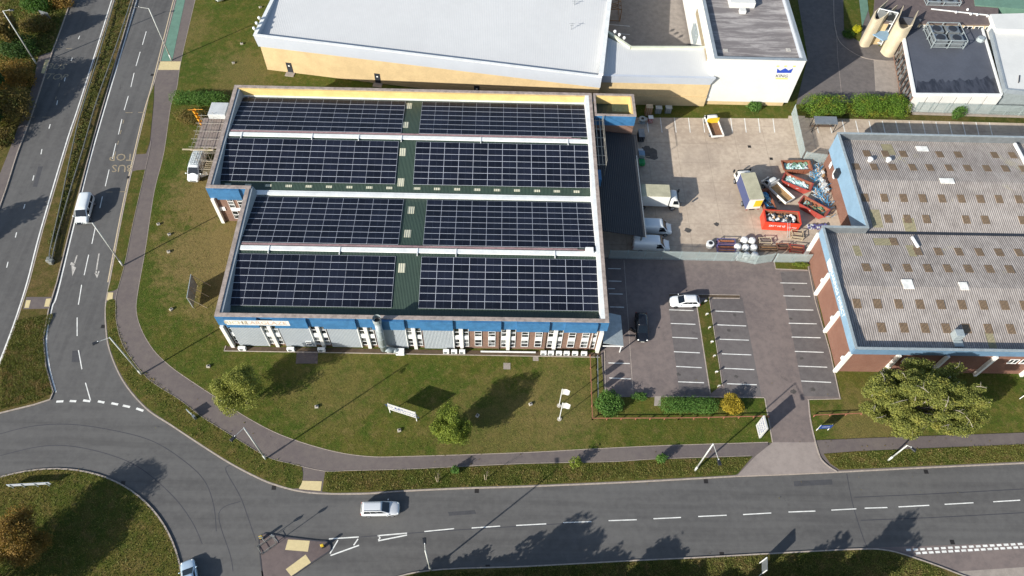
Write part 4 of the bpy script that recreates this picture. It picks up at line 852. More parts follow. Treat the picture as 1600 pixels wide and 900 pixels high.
m = MB(); m.prism([(q.x, q.y) for q in (a + Vector((0, 2.1, 0)), b + Vector((0, 2.1, 0)), P(1440, 30, 6.5), P(1365, 20, 6.5))], .1, 6.5); U_(m, 'rear_block', 'membrane')
# white annexe on the far right
wa = thing('white_annexe', 'white metal-roofed annexe at the right edge beside the dark flat roof', 'building', (98, 112, 0))
c = [P(1572, 140, 5.5), P(1680, 150, 5.5), P(1640, 40, 5.5), P(1549, 46, 5.5)]
m = MB(); m.prism([(q.x, q.y) for q in c], 4.9, 5.5); m.build('roof', MATS['clad_white'], wa, True)
m = MB(); m.strip([c[0], c[3]], .35, 5.7, 4.8); m.strip([c[0], c[1]], .35, 5.703, 4.8); m.build('parapet', MATS['flashing_grey'], wa, True)
m = MB(); m.box(c[0].x + .3, c[1].x, c[0].y + .2, c[0].y + .5, .1, 4.8); m.build('wall', MATS['galv'], wa, True)
c3 = [P(1556, 45, 6.3), P(1640, 48, 6.3), P(1620, 20, 6.3), P(1548, 22, 6.3)]
m = MB(); m.prism([(q.x, q.y) for q in c3], .1, 6.3); m.build('plant_room', MATS['clad_white'], wa, True)
m = MB(); pts = [P(1593, 118, 5.6), P(1592, 128, 5.6), P(1588, 135, 5), P(1592, 142, 4)]
for i in range(3): m.tube(pts[i], pts[i + 1], .1)
m.build('duct', MATS['tar'], wa, True)
# low plinth wall along the fence
m = MB(); q0, q1 = P(1425, 178, .2), P(1640, 184, .2); m.strip([q0, q1], .35, .6, .1); tag(m.build('plinth_wall', MATS['slab_concrete']), 'low pale concrete wall under the palisade fence at the top right', 'wall')
# ---------------------------------------------------------------- vehicles
def paint(name, c, rough=.28, metal=0.0):
    g = NG(name); n = g.noise(1.2, 3, .6); c = lin(c); MATS[name] = g.fin(g.mix(g.math('MULTIPLY', n, .25), c, tuple(x * .8 for x in c)), rough, metal, .5)
    g.b.inputs['Coat Weight'].default_value = .4; g.b.inputs['Coat Roughness'].default_value = .1
paint('paint_car_white', 'd6d8d8'); paint('paint_car_silver', 'c6c9cb', .35, .1); paint('paint_car_black', '14161b', .25); paint('paint_car_pale_blue', 'b5c8d6', .3, .3); paint('paint_van_white', 'cdd3d4')
paint('paint_lorry_white', 'cfcfca', .45); paint('lorry_blue', '3c4870', .5); paint('skip_red', '8f3930', .6); paint('skip_bright', 'cc3a20', .5)
M('car_glass', '10161b', .06, .2, 2, spec=.8); M('tyre', '17171a', .85, .1, 4); M('rim', 'a9adb2', .35, .1, 4, metal=.7); M('rim_dark', '2a2b2e', .4, .1, 4, metal=.5)
M('lamp_clear', 'd9dcda', .15, .05, 3); M('lamp_red', '8a1410', .25, .05, 3); M('plastic_dark', '1e2023', .6, .1, 3); M('plate_white', 'cfcfc8', .5, .04, 3); M('plate_yellow', 'cfae2a', .5, .04, 3)

def sect(w, zb, zt, tw=.86, crown=.04, sh=None):
    """half section mirrored into a ring, in the y-z plane: sill, flank, shoulder, top"""
    zm = zb + (zt - zb) * .55 if sh is None else sh
    h = [(w * .86, zb), (w * .97, zb + (zt - zb) * .12), (w, zm), (w * .985, zt - (zt - zb) * .2), (w * tw, zt - .015), (w * tw * .55, zt + crown * .8), (0, zt + crown)]
    return [(-y, z) for y, z in h] + [(y, z) for y, z in h[-2::-1]]
def wheels(t, xs, y, r=.33, wd=.22, rim='rim'):
    for x in xs:
        for s in (-1, 1):
            m = MB(); m.tube((x, s * (y - wd), r), (x, s * y, r), r, 18); o = m.build('wheel', MATS['tyre'], t, bevel=.03)
            m = MB(); m.tube((x, s * (y - .02), r), (x, s * (y + .012), r), r * .66, 14); m.build('rim', MATS[rim], o)
def qd(m, *p): m.quad(*p)
def panel(t, name, pts, mat, off=.012):
    """thin pane standing just proud of the bodywork"""
    p = [Vector(q) for q in pts]; n = (p[1] - p[0]).cross(p[2] - p[0]).normalized(); m = MB()
    a = [q + n * off for q in p]; b = [q - n * .02 for q in p]; k = len(p)
    m.add(a + b, [tuple(range(k))] + [(i, k + i, k + (i + 1) % k, (i + 1) % k) for i in range(k)]); return m.build(name, MATS[mat], t)
def car(label, cat, x, y, hd, L=4.5, W=1.8, H=1.5, col='paint_car_white', estate=False, rim='rim', group=None, name='car', door=False, z=0.0, rails=False):
    t = thing(name, label, cat, (x, y, z), hd, group); l = L / 2; w = W / 2
    st = [(-l, .42, .78, w * .80), (-l + .07, .30, .93, w * .93), (-l + .45, .22, .97, w * .99), (-.3, .2, .96, w), (l * .38, .2, .95, w), (l * .62, .22, .90, w * .985), (l * .84, .24, .80, w * .94), (l * .95, .28, .70, w * .84), (l, .38, .58, w * .66)]
    m = MB(); m.loft([[(a, p, q) for p, q in sect(ww, zb, zt, .84, .03)] for a, zb, zt, ww in st])
    m.build('body', MATS[col], t, smooth=True, sub=1)
    xb0, xb1 = (-l + .06, l * .50); xt0, xt1 = ((-l + .34, l * .10) if estate else (-l + .62, l * .06)); zb, zt = .93, H - .05
    wb, wt = w * .90, w * .70
    cab = [(xb0, wb * .93, zb), (xt0, wt * .95, zt), (xt1, wt * .97, zt), (xb1, wb * .9, zb)]
    m = MB()
    B = [(xb0, -wb * .93, zb), (xb1, -wb * .90, zb), (xb1, wb * .90, zb), (xb0, wb * .93, zb)]; T = [(xt0, -wt * .95, zt), (xt1, -wt, zt), (xt1, wt, zt), (xt0, wt * .95, zt)]
    m.hexa(B + T); m.build('cabin', MATS[col], t, bevel=.07)
    m = MB(); m.loft([[(xt0 - .05 if i == 0 else xt0 + .2 if i == 1 else xt1 - .2 if i == 2 else xt1 + .05, a, b) for a, b in ((-wt * k, zt - .03), (-wt * k * .96, zt + .02), (-wt * .5, zt + .045), (0, zt + .05), (wt * .5, zt + .045), (wt * k * .96, zt + .02), (wt * k, zt - .03))] for i, k in enumerate((.9, 1, 1, .92))])
    m.build('roof', MATS[col], t, smooth=True)
    def lerp(a, b, f): return tuple(a[i] + (b[i] - a[i]) * f for i in range(3))
    def q4(a, b, c, d, u0, u1, v0, v1):              # a-b bottom, d-c top
        f = lambda u, v: lerp(lerp(a, b, u), lerp(d, c, u), v); return f(u0, v0), f(u1, v0), f(u1, v1), f(u0, v1)
    panel(t, 'windscreen', q4(B[1], B[2], T[2], T[1], .06, .94, .06, .92), 'car_glass')
    panel(t, 'rear_window', q4(B[3], B[0], T[0], T[3], .1, .9, .25, .9), 'car_glass')
    for (a, b, c, d, s) in ((B[0], B[1], T[1], T[0], 0), (B[2], B[3], T[3], T[2], 1)):
        for u0, u1 in ((.10, .36), (.38, .62), (.64, .93)):
            uu = (u0, u1) if s == 0 else (1 - u1, 1 - u0); panel(t, 'side_window', q4(a, b, c, d, uu[0], uu[1], .16, .86), 'car_glass')
    wheels(t, (-l * .60, l * .62), w + .005, .33, .22, rim)
    for s in (-1, 1):
        m = MB(); m.ball((l * .90, s * w * .66, .66), (.16, .17, .09)); m.build('headlight', MATS['lamp_clear'], t, smooth=True)
        m = MB(); m.ball((-l + .09, s * w * .78, .82), (.09, .13, .14)); m.build('tail_light', MATS['lamp_red'], t, smooth=True)
        m = MB(); m.ball((l * .40, s * (w + .1), .98), (.07, .12, .08)); m.build('wing_mirror', MATS[col], t, smooth=True)
        if rails: m = MB(); m.box(xt0 + .1, xt1 - .15, s * wt * .88 - .025, s * wt * .88 + .025, zt + .06, zt + .10); m.build('roof_rail', MATS['metal_grey'], t)
    m = MB(); m.box(l - .05, l + .005, -.26, .26, .40, .51); m.build('number_plate', MATS['plate_white'], t)
    m = MB(); m.box(-l - .012, -l + .05, -.26, .26, .55, .66); m.build('number_plate', MATS['plate_yellow'], t)
    m = MB(); m.box(l * .93, l - .01, -w * .45, w * .45, .38, .60); m.build('grille', MATS['plastic_dark'], t, bevel=.03)
    if door:
        m = MB(); m.box(0, 1.05, -.04, .04, .3, .93, Matrix.Translation((l * .36, -w, 0)) @ Matrix.Rotation(R(180 + 62), 4, 'Z')); m.build('open_door', MATS[col], t, bevel=.02)
        m = MB(); m.box(.1, .95, -.03, .03, .95, 1.3, Matrix.Translation((l * .36, -w, 0)) @ Matrix.Rotation(R(180 + 62), 4, 'Z')); m.build('door_window', MATS['car_glass'], t)
    return t
def van(label, x, y, hd, L=5.2, W=2.0, H=2.1, col='paint_van_white', z=.0, windows=False, rack=False, door=False, group=None, nose=.17):
    t = thing('van', label, 'van', (x, y, z), hd, group); l = L / 2; w = W / 2; a0 = l - L * nose; zs = 1.22
    st = [(-l, .45, H - .15, w * .90), (-l + .08, .3, H - .02, w * .97), (-l + .5, .25, H, w), (a0 - 1.0, .25, H, w), (a0 - .72, .25, H - .06, w), (a0 + .15, .25, zs, w * .98), (l - .25, .28, 1.02, w * .92), (l - .06, .32, .86, w * .84), (l, .42, .66, w * .74)]
    m = MB(); m.loft([[(a, p, q) for p, q in sect(ww, zb, zt, .80 if zt > 1.5 else .88, .04, .9 if zt > 1.5 else None)] for a, zb, zt, ww in st])
    m.build('body', MATS[col], t, smooth=True, sub=1)
    p0, p1 = (a0 - .70, H - .08), (a0 + .10, zs + .06)
    panel(t, 'windscreen', [(p1[0], -w * .80, p1[1]), (p1[0], w * .80, p1[1]), (p0[0], w * .70, p0[1]), (p0[0], -w * .70, p0[1])], 'car_glass', .05)
    for s in (-1, 1):
        pts = [(a0 - 1.25, s * w * .985, 1.22), (a0 - .05, s * w * .97, 1.22), (a0 - .62, s * w * .90, H - .3), (a0 - 1.25, s * w * .90, H - .3)]
        panel(t, 'side_window', pts if s < 0 else pts[::-1], 'car_glass', .03)
        if windows:
            for u in (0, 1):
                xa = a0 - 1.4 - u * 1.3; pts = [(xa - 1.15, s * w * .985, 1.25), (xa, s * w * .985, 1.25), (xa, s * w * .91, H - .32), (xa - 1.15, s * w * .91, H - .32)]
                panel(t, 'side_window', pts if s < 0 else pts[::-1], 'car_glass', .03)
        m = MB(); m.ball((l - .15, s * w * .72, .86), (.16, .15, .12)); m.build('headlight', MATS['lamp_clear'], t, smooth=True)
        m = MB(); m.box(-l - .01, -l + .06, s * w * .86 - .06, s * w * .86 + .06, .9, 1.4); m.build('tail_light', MATS['lamp_red'], t)
        m = MB(); m.ball((a0 - .1, s * (w + .16), 1.25), (.08, .14, .16)); m.build('wing_mirror', MATS[col], t, smooth=True)
    wheels(t, (-l * .56, l * .64), w + .0, .35, .24)
    m = MB(); m.box(l - .06, l + .01, -w * .5, w * .5, .5, .72); m.build('grille', MATS['plastic_dark'], t, bevel=.03)
    m = MB(); m.box(-l - .02, -l + .02, -.03, .03, .5, H - .3); m.build('rear_door_seam', MATS['plastic_dark'], t)
    if rack:
        m = MB()
        for k in range(8): xx = -l + .4 + k * (L * .56 / 7); m.box(xx - .03, xx + .03, -w * .78, w * .78, H + .14, H + .18)
        for s in (-1, 1): m.box(-l + .3, -l + L * .6, s * w * .74 - .03, s * w * .74 + .03, H + .06, H + .139)
        m.build('roof_rack', MATS['galv'], t)
        m = MB()
        for s in (-.25, .1): m.box(-l + .2, -l + L * .62, s, s + .04, H + .19, H + .24)
        for k in range(10): xx = -l + .3 + k * .3; m.box(xx, xx + .03, -.21, .1, H + .195, H + .23)
        tag(m.build('ladder', MATS['galv']), 'aluminium ladder lying on the roof rack of the parked van', 'ladder'); ld_ = COL.objects['ladder'] if 'ladder' in COL.objects else None
        ld_.location = (x, y, z); ld_.rotation_euler = (0, 0, hd)
    if door:
        MM = Matrix.Translation((a0 - .1, w, 0)) @ Matrix.Rotation(R(180 - 58), 4, 'Z'); m = MB(); m.box(0, 1.15, -.04, .04, .4, 1.2, MM); m.build('open_door', MATS[col], t, bevel=.02)
        m = MB(); m.box(.15, 1.1, -.03, .03, 1.22, 1.8, MM); m.build('door_window', MATS['car_glass'], t)
    return t
def tipper(label, x, y, hd, L=5.6, W=2.05, z=.16, name='flatbed_truck', bed='bed_brown', board='paint_lorry_white', head='plate_yellow'):
    t = thing(name, label, 'truck', (x, y, z), hd); l = L / 2; w = W / 2
    st = [(l - 1.75, .4, 1.9, w * .92), (l - 1.6, .35, 2.05, w * .97), (l - 1.0, .35, 2.02, w * .97), (l - .45, .35, 1.25, w * .96), (l - .15, .4, 1.0, w * .92), (l, .5, .7, w * .8)]
    m = MB(); m.loft([[(a, p, q) for p, q in sect(ww, zb, zt, .84)] for a, zb, zt, ww in st]); m.build('cab', MATS['paint_lorry_white'], t, smooth=True, sub=1)
    panel(t, 'windscreen', [(l - .5, -w * .78, 1.34), (l - .5, w * .78, 1.34), (l - 1.0, w * .72, 1.98), (l - 1.0, -w * .72, 1.98)], 'car_glass', .04)
    for s in (-1, 1):
        pts = [(l - 1.5, s * w * .96, 1.3), (l - .6, s * w * .95, 1.3), (l - .98, s * w * .88, 1.85), (l - 1.5, s * w * .88, 1.85)]; panel(t, 'side_window', pts if s < 0 else pts[::-1], 'car_glass', .03)
        m = MB(); m.ball((l - .1, s * w * .7, .82), (.12, .14, .1)); m.build('headlight', MATS['lamp_clear'], t)
        m = MB(); m.ball((l - .7, s * (w + .15), 1.35), (.08, .12, .15)); m.build('wing_mirror', MATS['plastic_dark'], t)
    x0, x1 = -l, l - 1.95
    m = MB(); m.box(x0, x1, -w, w, .78, .88); m.build('bed_floor', MATS[bed], t)
    for s in (-1, 1):
        m = MB(); m.box(x0 + .05, x1 - .05, s * w - .04, s * w + .04, .88, 1.32); m.build('bed_side', MATS[board], t)
    m = MB(); m.box(x0 - .03, x0 + .045, -w - .04, w + .04, .88, 1.32); m.build('tailgate', MATS[board], t)
    m = MB(); m.box(x1 - .045, x1 + .04, -w - .04, w + .04, .88, 2.0); m.build('headboard', MATS[head], t)
    m = MB(); m.box(-l + .2, l - .8, -.45, .45, .42, .77); m.build('chassis', MATS['plastic_dark'], t)
    wheels(t, (-l + 1.2, l - .95), w - .02, .36, .25); return t
def lorry(label, x, y, hd, L=8.2, W=2.4, H=3.4, side='paint_lorry_white', top='lorry_roof', z=.16, rear=None):
    t = thing('box_lorry', label, 'lorry', (x, y, z), hd); l = L / 2; w = W / 2; cb = l - 1.9
    m = MB(); m.box(-l, cb - .15, -w, w, 1.0, H - .08); m.build('cargo_box', MATS[side], t, bevel=.03)
    m = MB(); m.box(-l - .01, cb - .14, -w - .01, w + .01, H - .079, H); m.build('box_roof', MATS[top], t, bevel=.02)
    m = MB(); m.box(-l - .02, -l - .001, -w + .06, w - .06, 1.05, H - .12); m.build('rear_door', MATS[rear or side], t)
    st = [(cb, .5, 2.55, w * .88), (cb + .2, .45, 2.8, w * .92), (l - .7, .45, 2.72, w * .92), (l - .25, .45, 1.75, w * .92), (l - .03, .45, 1.3, w * .9), (l, .5, .8, w * .86)]
    m = MB(); m.loft([[(a, p, q) for p, q in sect(ww, zb, zt, .88)] for a, zb, zt, ww in st]); m.build('cab', MATS['paint_lorry_white'], t, smooth=True, sub=1)
    panel(t, 'windscreen', [(l - .26, -w * .8, 1.8), (l - .26, w * .8, 1.8), (l - .66, w * .78, 2.62), (l - .66, -w * .78, 2.62)], 'car_glass', .05)
    for s in (-1, 1):
        pts = [(cb + .6, s * w * .93, 1.55), (l - .4, s * w * .93, 1.55), (l - .7, s * w * .88, 2.3), (cb + .6, s * w * .88, 2.3)]; panel(t, 'side_window', pts if s < 0 else pts[::-1], 'car_glass', .03)
        m = MB(); m.box(l - .3, l - .1, s * w - .0, s * (w + .25), 1.6, 2.2) if s > 0 else m.box(l - .3, l - .1, -(w + .25), -w, 1.6, 2.2); m.build('wing_mirror', MATS['plastic_dark'], t)
        m = MB(); m.ball((l - .03, s * w * .7, .85), (.08, .18, .12)); m.build('headlight', MATS['lamp_clear'], t)
        m = MB(); m.box(-l - .05, -l + .03, s * w * .8 - .15, s * w * .8 + .15, .8, .93); m.build('tail_light', MATS['lamp_red'], t)
    m = MB(); m.box(-l + .1, cb, -.45, .45, .6, .99); m.build('chassis', MATS['plastic_dark'], t)
    wheels(t, (-l + 1.6, l - 1.2), w - .02, .45, .3); return t
M('bed_brown', '75553c', .85, .2, 2); M('bed_sand', '96754d', .85, .2, 2); M('lorry_roof', 'a39f86', .6, .15, .7)

def hdg(a, b):
    A_, B_ = P(*a, .8), P(*b, .8); d = B_ - A_; return math.atan2(d.y, d.x)
def at(px, py, z=.8): q = P(px, py, z); return q.x, q.y
x, y = at(594, 794); car('silver estate car driving on the main road below the long lawn', 'car', x, y, R(2), 4.85, 1.85, 1.62, 'paint_car_silver', True, rails=True)
x, y = at(1070, 470.5); car('white hatchback parked across the top of the middle parking row', 'car', x, y, R(181), 4.5, 1.85, 1.5, 'paint_car_white', rim='rim_dark', z=.15)
x, y = at(1003, 511); car('black car with its driver door open beside the brick end of the factory', 'car', x, y, R(-92), 4.75, 1.9, 1.55, 'paint_car_black', door=True, z=.15)
x, y = at(296, 902); car('pale blue car at the bottom edge on the roundabout', 'car', x, y, R(112), 4.3, 1.8, 1.5, 'paint_car_pale_blue')
x, y = at(131.5, 326, 1); van('white van with side windows driving on the dual carriageway beside the guard rail', x, y, R(-85), 5.2, 2.05, 2.05, windows=True)
x, y = at(307.5, 261, 1); van('white van with ladder rack and open door parked on the grass by the scaffold', x, y, R(-92), 5.6, 2.05, 2.15, z=.13, rack=True, door=True)
x, y = at(1022, 356, 1); van('white panel van in the shade beside the canopy, rear one of the pair', x, y, R(-1), 5.6, 2.05, 2.4, z=.16)
x, y = at(1017, 382, 1); van('white panel van next to the palisade fence, nearer one of the pair', x, y, R(-1), 5.9, 2.05, 2.4, z=.16)
x, y = at(1026, 311, 1.5); lorry('white box lorry backed up to the dark canopy', x, y, R(-1), 7.6, 2.5, 3.5)
x, y = at(1167, 296, 1.5); lorry('box lorry with blue side and beige roof standing in the sunny yard', x, y, R(96), 7.6, 2.45, 3.5, 'lorry_blue', rear='paint_lorry_white')
lr = COL.objects['box_lorry.001']; m = MB(); m.box(-3.86, -3.825, -1.1, .1, 1.6, 3.1); m.build('rear_graphic', MATS['plate_yellow'], lr)
x, y = at(1114.5, 197, 1); tipper('white flatbed truck with brown bed parked in the marked bays by the cream wall', x, y, R(98), 5.4, 2.1)
x, y = at(1214, 297, 1); tipper('white dropside truck parked askew between the skips', x, y, R(124), 5.9, 2.0, bed='bed_sand', head='paint_lorry_white')

# tail of a white vehicle showing at the top edge
q = P(338, -12, .9); van('white van cut off by the top edge of the picture on the grass', q.x, q.y, R(125), 5.0, 1.95, 2.1, z=.13)
# ---------------------------------------------------------------- street furniture
M('lamp_post', 'b4b6b0', .5, .12, 1); M('lamp_head', '202226', .5, .1, 2); M('rust_rail', '8a5a44', .8, .2, 2); M('barrier_galv', '86877f', .5, .2, 2, metal=.4)
M('sign_blue', '24407f', .5, .1, 1); M('sign_green', '2e5a4a', .5, .1, 1); M('timber', '8a6a4a', .85, .2, 2); M('timber_pale', 'a89a80', .85, .2, 1.5); M('white_bag', 'cfd0cd', .7, .08, 1.5); M('stone_pale', 'a8a296', .9, .15, 3)
def lamp(label, top, base_px=None, h=10.0, arm=(-1.2, 0), hd=True):
    if base_px: b = P(*base_px, .12)
    else: q = P(*top, h); b = Vector((q.x, q.y, .12))
    t = thing('street_lamp', label, 'street lamp', b, 0, 'street lamps')
    m = MB(); m.tube((0, 0, 0), (0, 0, 1.3), .14, 10); m.tube((0, 0, 1.3), (0, 0, h), .11, 10, .08); m.build('pole', MATS['lamp_post'], t, smooth=True)
    l = math.hypot(*arm); ux, uy = arm[0] / l, arm[1] / l
    m = MB(); m.tube((0, 0, h - .03), (arm[0], arm[1], h + .12), .035, 6); m.build('arm', MATS['lamp_post'], t)
    MM = Matrix(((ux, -uy, 0, arm[0]), (uy, ux, 0, arm[1]), (0, 0, 1, h + .12), (0, 0, 0, 1)))
    m = MB(); m.hexa([MM @ Vector(q) for q in ((-.05, -.2, -.06), (.75, -.24, -.06), (.75, .24, -.06), (-.05, .2, -.06), (-.05, -.14, .05), (.68, -.18, .07), (.68, .18, .07), (-.05, .14, .05))]); o = m.build('lamp_head', MATS['lamp_head'], t, bevel=.02)
    m = MB(); m.box(.1, .5, -.1, .1, -.075, -.061, MM); m.build('lens', MATS['lamp_clear'], o)
    m = MB(); m.box(-.04, .08, -.05, .05, .05, .12, MM); m.build('photocell', MATS['white_frame'], o)
    return t
lamp('street lamp on the far left verge beside the bushes and bus bay', None, (57, 100), 11.4, (1.1, .1))
lamp('street lamp at the end of the green cycle lane', None, (268, 94), 11.2, (-1.6, .1))
lamp('street lamp whose top meets the white van on the dual carriageway', None, (192, 415), 10.6, (-1.3, -.2))
lamp('street lamp on the curved verge left of the big tree-shaded corner', None, (221, 585), 10.6, (-1.2, -.7))
lamp('street lamp between the footpath and roundabout beside the small junction box', None, (415, 717), 10.6, (-.8, -1.1))
lamp('street lamp leaning over the main road left of the driveway', None, (1086, 735), 9.6, (.3, -2.0))
lamp('street lamp under the edge of the great spreading tree', None, (1388, 719), 5.5, (.3, -.3))
lamp('street lamp rising from the bottom edge near the splitter island', (664.5, 861), None, 9.5, (-.1, .7))
# guard rails of the central reservation
for lab, pts in (('left of the two steel guard rails on the central reservation', [(186, -30), (179, 0), (156, 80), (128, 170), (115, 220), (94, 320), (79, 385), (77, 401)]), ('right of the two steel guard rails on the central reservation', [(213, -30), (205, 0), (180, 75), (150, 160), (130, 230), (110, 295), (90, 365), (81, 404)])):
    g_ = smooth(G(pts, .6), 4); o = thing('guard_rail', lab, 'guard rail', (g_[-1].x, g_[-1].y, .13))
    m = MB(); m.strip(g_, .09, .66, .42); m.build('rail', MATS['barrier_galv'], o, True)
    for i in range(0, len(g_), 2): m = MB(); m.box(g_[i].x - .05, g_[i].x + .05, g_[i].y - .05, g_[i].y + .05, .1, .415); m.build('post', MATS['barrier_galv'], o, True)
    e_ = g_[-1]; m = MB(); m.box(e_.x - .3, e_.x + .3, e_.y - .9, e_.y - .05, .13, .75); m.build('terminal', MATS['barrier_galv'], o, True, bevel=.1)
# palisade fences
M('palisade', '9fabaa', .5, .1, 1, metal=.2)
def palisade(lab, pts, h=2.4, gap=.155, z=.15, group='palisade fences', ww=.085):
    pts = [Vector((q[0], q[1], z)) for q in pts]; t = thing('palisade_fence', lab, 'fence', pts[0], 0, group)
    m = MB(); r = MB()
    for a, b in zip(pts, pts[1:]):
        L = (b - a).length; u = (b - a) / L; n = Vector((-u.y, u.x, 0)); k = int(L / gap)
        for i in range(k):
            c = a + u * (i + .5) * gap; p = c - u * ww / 2; q = c + u * ww / 2
            m.add([p + Vector((0, 0, .08)), q + Vector((0, 0, .08)), q + Vector((0, 0, h - .12)), c + Vector((0, 0, h)), p + Vector((0, 0, h - .12)), p + n * .02 + Vector((0, 0, .08)), q + n * .02 + Vector((0, 0, .08)), q + n * .02 + Vector((0, 0, h - .12)), c + n * .02 + Vector((0, 0, h)), p + n * .02 + Vector((0, 0, h - .12))],
                  [(0, 1, 2, 3, 4), (9, 8, 7, 6, 5), (0, 5, 6, 1), (1, 6, 7, 2), (4, 9, 5, 0), (2, 7, 8, 3), (3, 8, 9, 4)])
        for zz in (.5, 1.95):
            r.tube(a + n * .045 + Vector((0, 0, zz)), b + n * .045 + Vector((0, 0, zz)), .03, 4)
        for i in range(int(L / 2.75) + 1):
            c = a + u * min(i * 2.75, L) + n * .1; pm_ = MB(); pm_.box(c.x - .05, c.x + .05, c.y - .05, c.y + .05, z, z + h - .1); pm_.build('post', MATS['palisade'], t, True)
    m.build('pales', MATS['palisade'], t, True); r.build('rail', MATS['palisade'], t, True)
    return t
q0, q1, q2 = P(951, 404.5, .15), P(1148, 408.5, .15), P(1209, 410, .15)
palisade('long palisade fence between the car park and the concrete yard', [q0, q1])
palisade('palisade gates in front of the stacked white bags', [q1 + Vector((.2, .1, 0)), q1.lerp(q2, .5) + Vector((0, -.5, 0)), q2 + Vector((-.2, .1, 0))])
palisade('short palisade fence above the small grass bed beside the brick wall', [q2, P(1263, 411, .15)])
palisade('palisade fence running down the yard beside the white office block', [P(1236, 178, .15), P(1240, 200, .15), P(1251, 250, .15)])
palisade('short angled palisade fence meeting the rear brick wall of the industrial unit', [P(1254, 252, .15), P(1290, 257, .15)])
palisade('palisade fence on the low wall in front of the white panelled hall', [P(1425, 177, .3), P(1660, 185, .3)], z=.6)
# knee rails round the planted bed
def knee(lab, pts, n_between=None, h=.55, name='knee_rail', mat='rust_rail', z=.13, rail2=False):
    pts = [P(*q, z) for q in pts]; t = thing(name, lab, 'fence', pts[0]); m = MB()
    for a, b in zip(pts, pts[1:]):
        L = (b - a).length; u = (b - a) / L; n = Vector((-u.y, u.x, 0)); k = max(1, round(L / 2.15))
        m.hexa([a - n * .05 + Vector((0, 0, h - .02)), b - n * .05 + Vector((0, 0, h - .02)), b + n * .05 + Vector((0, 0, h - .02)), a + n * .05 + Vector((0, 0, h - .02)), a - n * .05 + Vector((0, 0, h + .06)), b - n * .05 + Vector((0, 0, h + .06)), b + n * .05 + Vector((0, 0, h + .06)), a + n * .05 + Vector((0, 0, h + .06))])
        for i in range(k + 1): c = a.lerp(b, i / k); p = MB(); p.box(c.x - .06, c.x + .06, c.y - .06, c.y + .06, 0, z + h - .025); p.build('post', MATS[mat], t, True)
    m.build('rail', MATS[mat], t, True)
knee('rusty knee rail along the front and left of the planted car park bed', [(921.5, 557), (925, 656), (1060, 655.5), (1200, 652.5)])
knee('rusty knee rail on the grass right of the driveway entrance', [(1271, 651), (1345, 648)])
knee('wire knee rail along the left kerb of the car park', [(933, 558), (934, 622)], mat='metal_grey')
# signs
def board(lab, cx, cy, z0, z1, wd, ang, face, back='metal_grey', legs=True, name='sign_board', cat='sign', words=None, thick=.06, legm='white_frame', z=.13, frames=True):
    t = thing(name, lab, cat, (cx, cy, z), ang)
    m = MB(); m.box(-wd / 2, wd / 2, -thick / 2, thick / 2, z0, z1); p = m.build('panel', MATS[face], t, bevel=.01)
    if legs:
        for s in (-1, 1): m = MB(); m.box(s * (wd / 2 - .06) - .04, s * (wd / 2 - .06) + .04, thick / 2 + .002, thick / 2 + .08, 0, z1 - .05); m.build('leg', MATS[legm], t)
    for (tx, sz, mt, u, v) in (words or []):
        text(tx, sz, MATS[mt], p, frame(((u - .5) * wd, -thick / 2 - .006, z0 + (z1 - z0) * v), (1, 0, 0), (0, 0, 1)), .004)
    return t
def pz(a, b, z): return P(a, b, z)
# white banner board on the lawn
zt = 3.1; a, b = P(605, 631, zt), P(649, 645, zt); c = (a + b) / 2
board('long white banner board on two legs in the middle of the lawn', c.x, c.y, 1.2, zt, (b - a).length, math.atan2(b.y - a.y, b.x - a.x), 'sign_white', words=[('TO LET', .85, 'sign_blue', .24, .62), ('INDUSTRIAL', .6, 'sign_blue', .66, .62), ('UNITS AVAILABLE', .5, 'sign_blue', .62, .25)])
# flags
for lab, base in (('white flag on a pole on the lawn, the one farther from the road', (873.5, 634)), ('white flag on a pole on the lawn, the one nearer the road', (874, 655))):
    q = P(*base, .13); t = thing('flag_pole', lab, 'flag', (q.x, q.y, .13), 0)
    m = MB(); m.tube((0, 0, 0), (0, 0, 5.4), .05, 8); m.build('pole', MATS['white_frame'], t)
    m = MB(); vs = []; fs = []
    for i in range(9):
        for j in range(4): u, v = i / 8, j / 3; vs.append((.06 + u * 1.0, .12 * math.sin(u * 5 + v) * u, 5.35 - v * 1.7 - .25 * u * u + (.2 * u if j == 3 else 0)))
    for i in range(8):
        for j in range(3): fs.append((i * 4 + j, i * 4 + j + 1, i * 4 + j + 5, i * 4 + j + 4))
    m.add(vs, fs); m.build('flag', MATS['clad_white'], t, smooth=True)
    m = MB(); m.tube((0, 0, -.02), (0, 0, .12), .3, 12); m.build('base', MATS['stone_pale'], t)
# blue and white totem sign at the driveway
q = P(1186, 685, .13); board('white and blue company totem sign left of the driveway mouth', q.x, q.y + .9, .15, 3.5, 1.9, R(-86), 'sign_white', legs=False, thick=.22, name='totem_sign', words=[('PARTS', .6, 'sign_blue', .5, .82), ('TRADE', .55, 'sign_blue', .5, .6), ('SALES', .55, 'sign_blue', .5, .4), ('OPEN', .55, 'sign_blue', .5, .18)])
q = P(1284.5, 673, .13); board('small blue sign on two white legs right of the driveway mouth', q.x, q.y, .8, 1.9, 1.7, R(3), 'sign_blue', words=[('OFFICE', .34, 'clad_white', .5, .55)])
q = P(1604, 650, .13); board('large white sign board cut off by the right edge on the grass', q.x + 1.0, q.y + 1.2, 1.2, 3.4, 3.6, R(-52), 'clad_white')
q = P(1187, 890, .13); t = board('grey framed sign seen from behind at the bottom edge of the main road', q.x, q.y, .9, 3.1, 1.6, R(80), 'metal_grey', thick=.04)
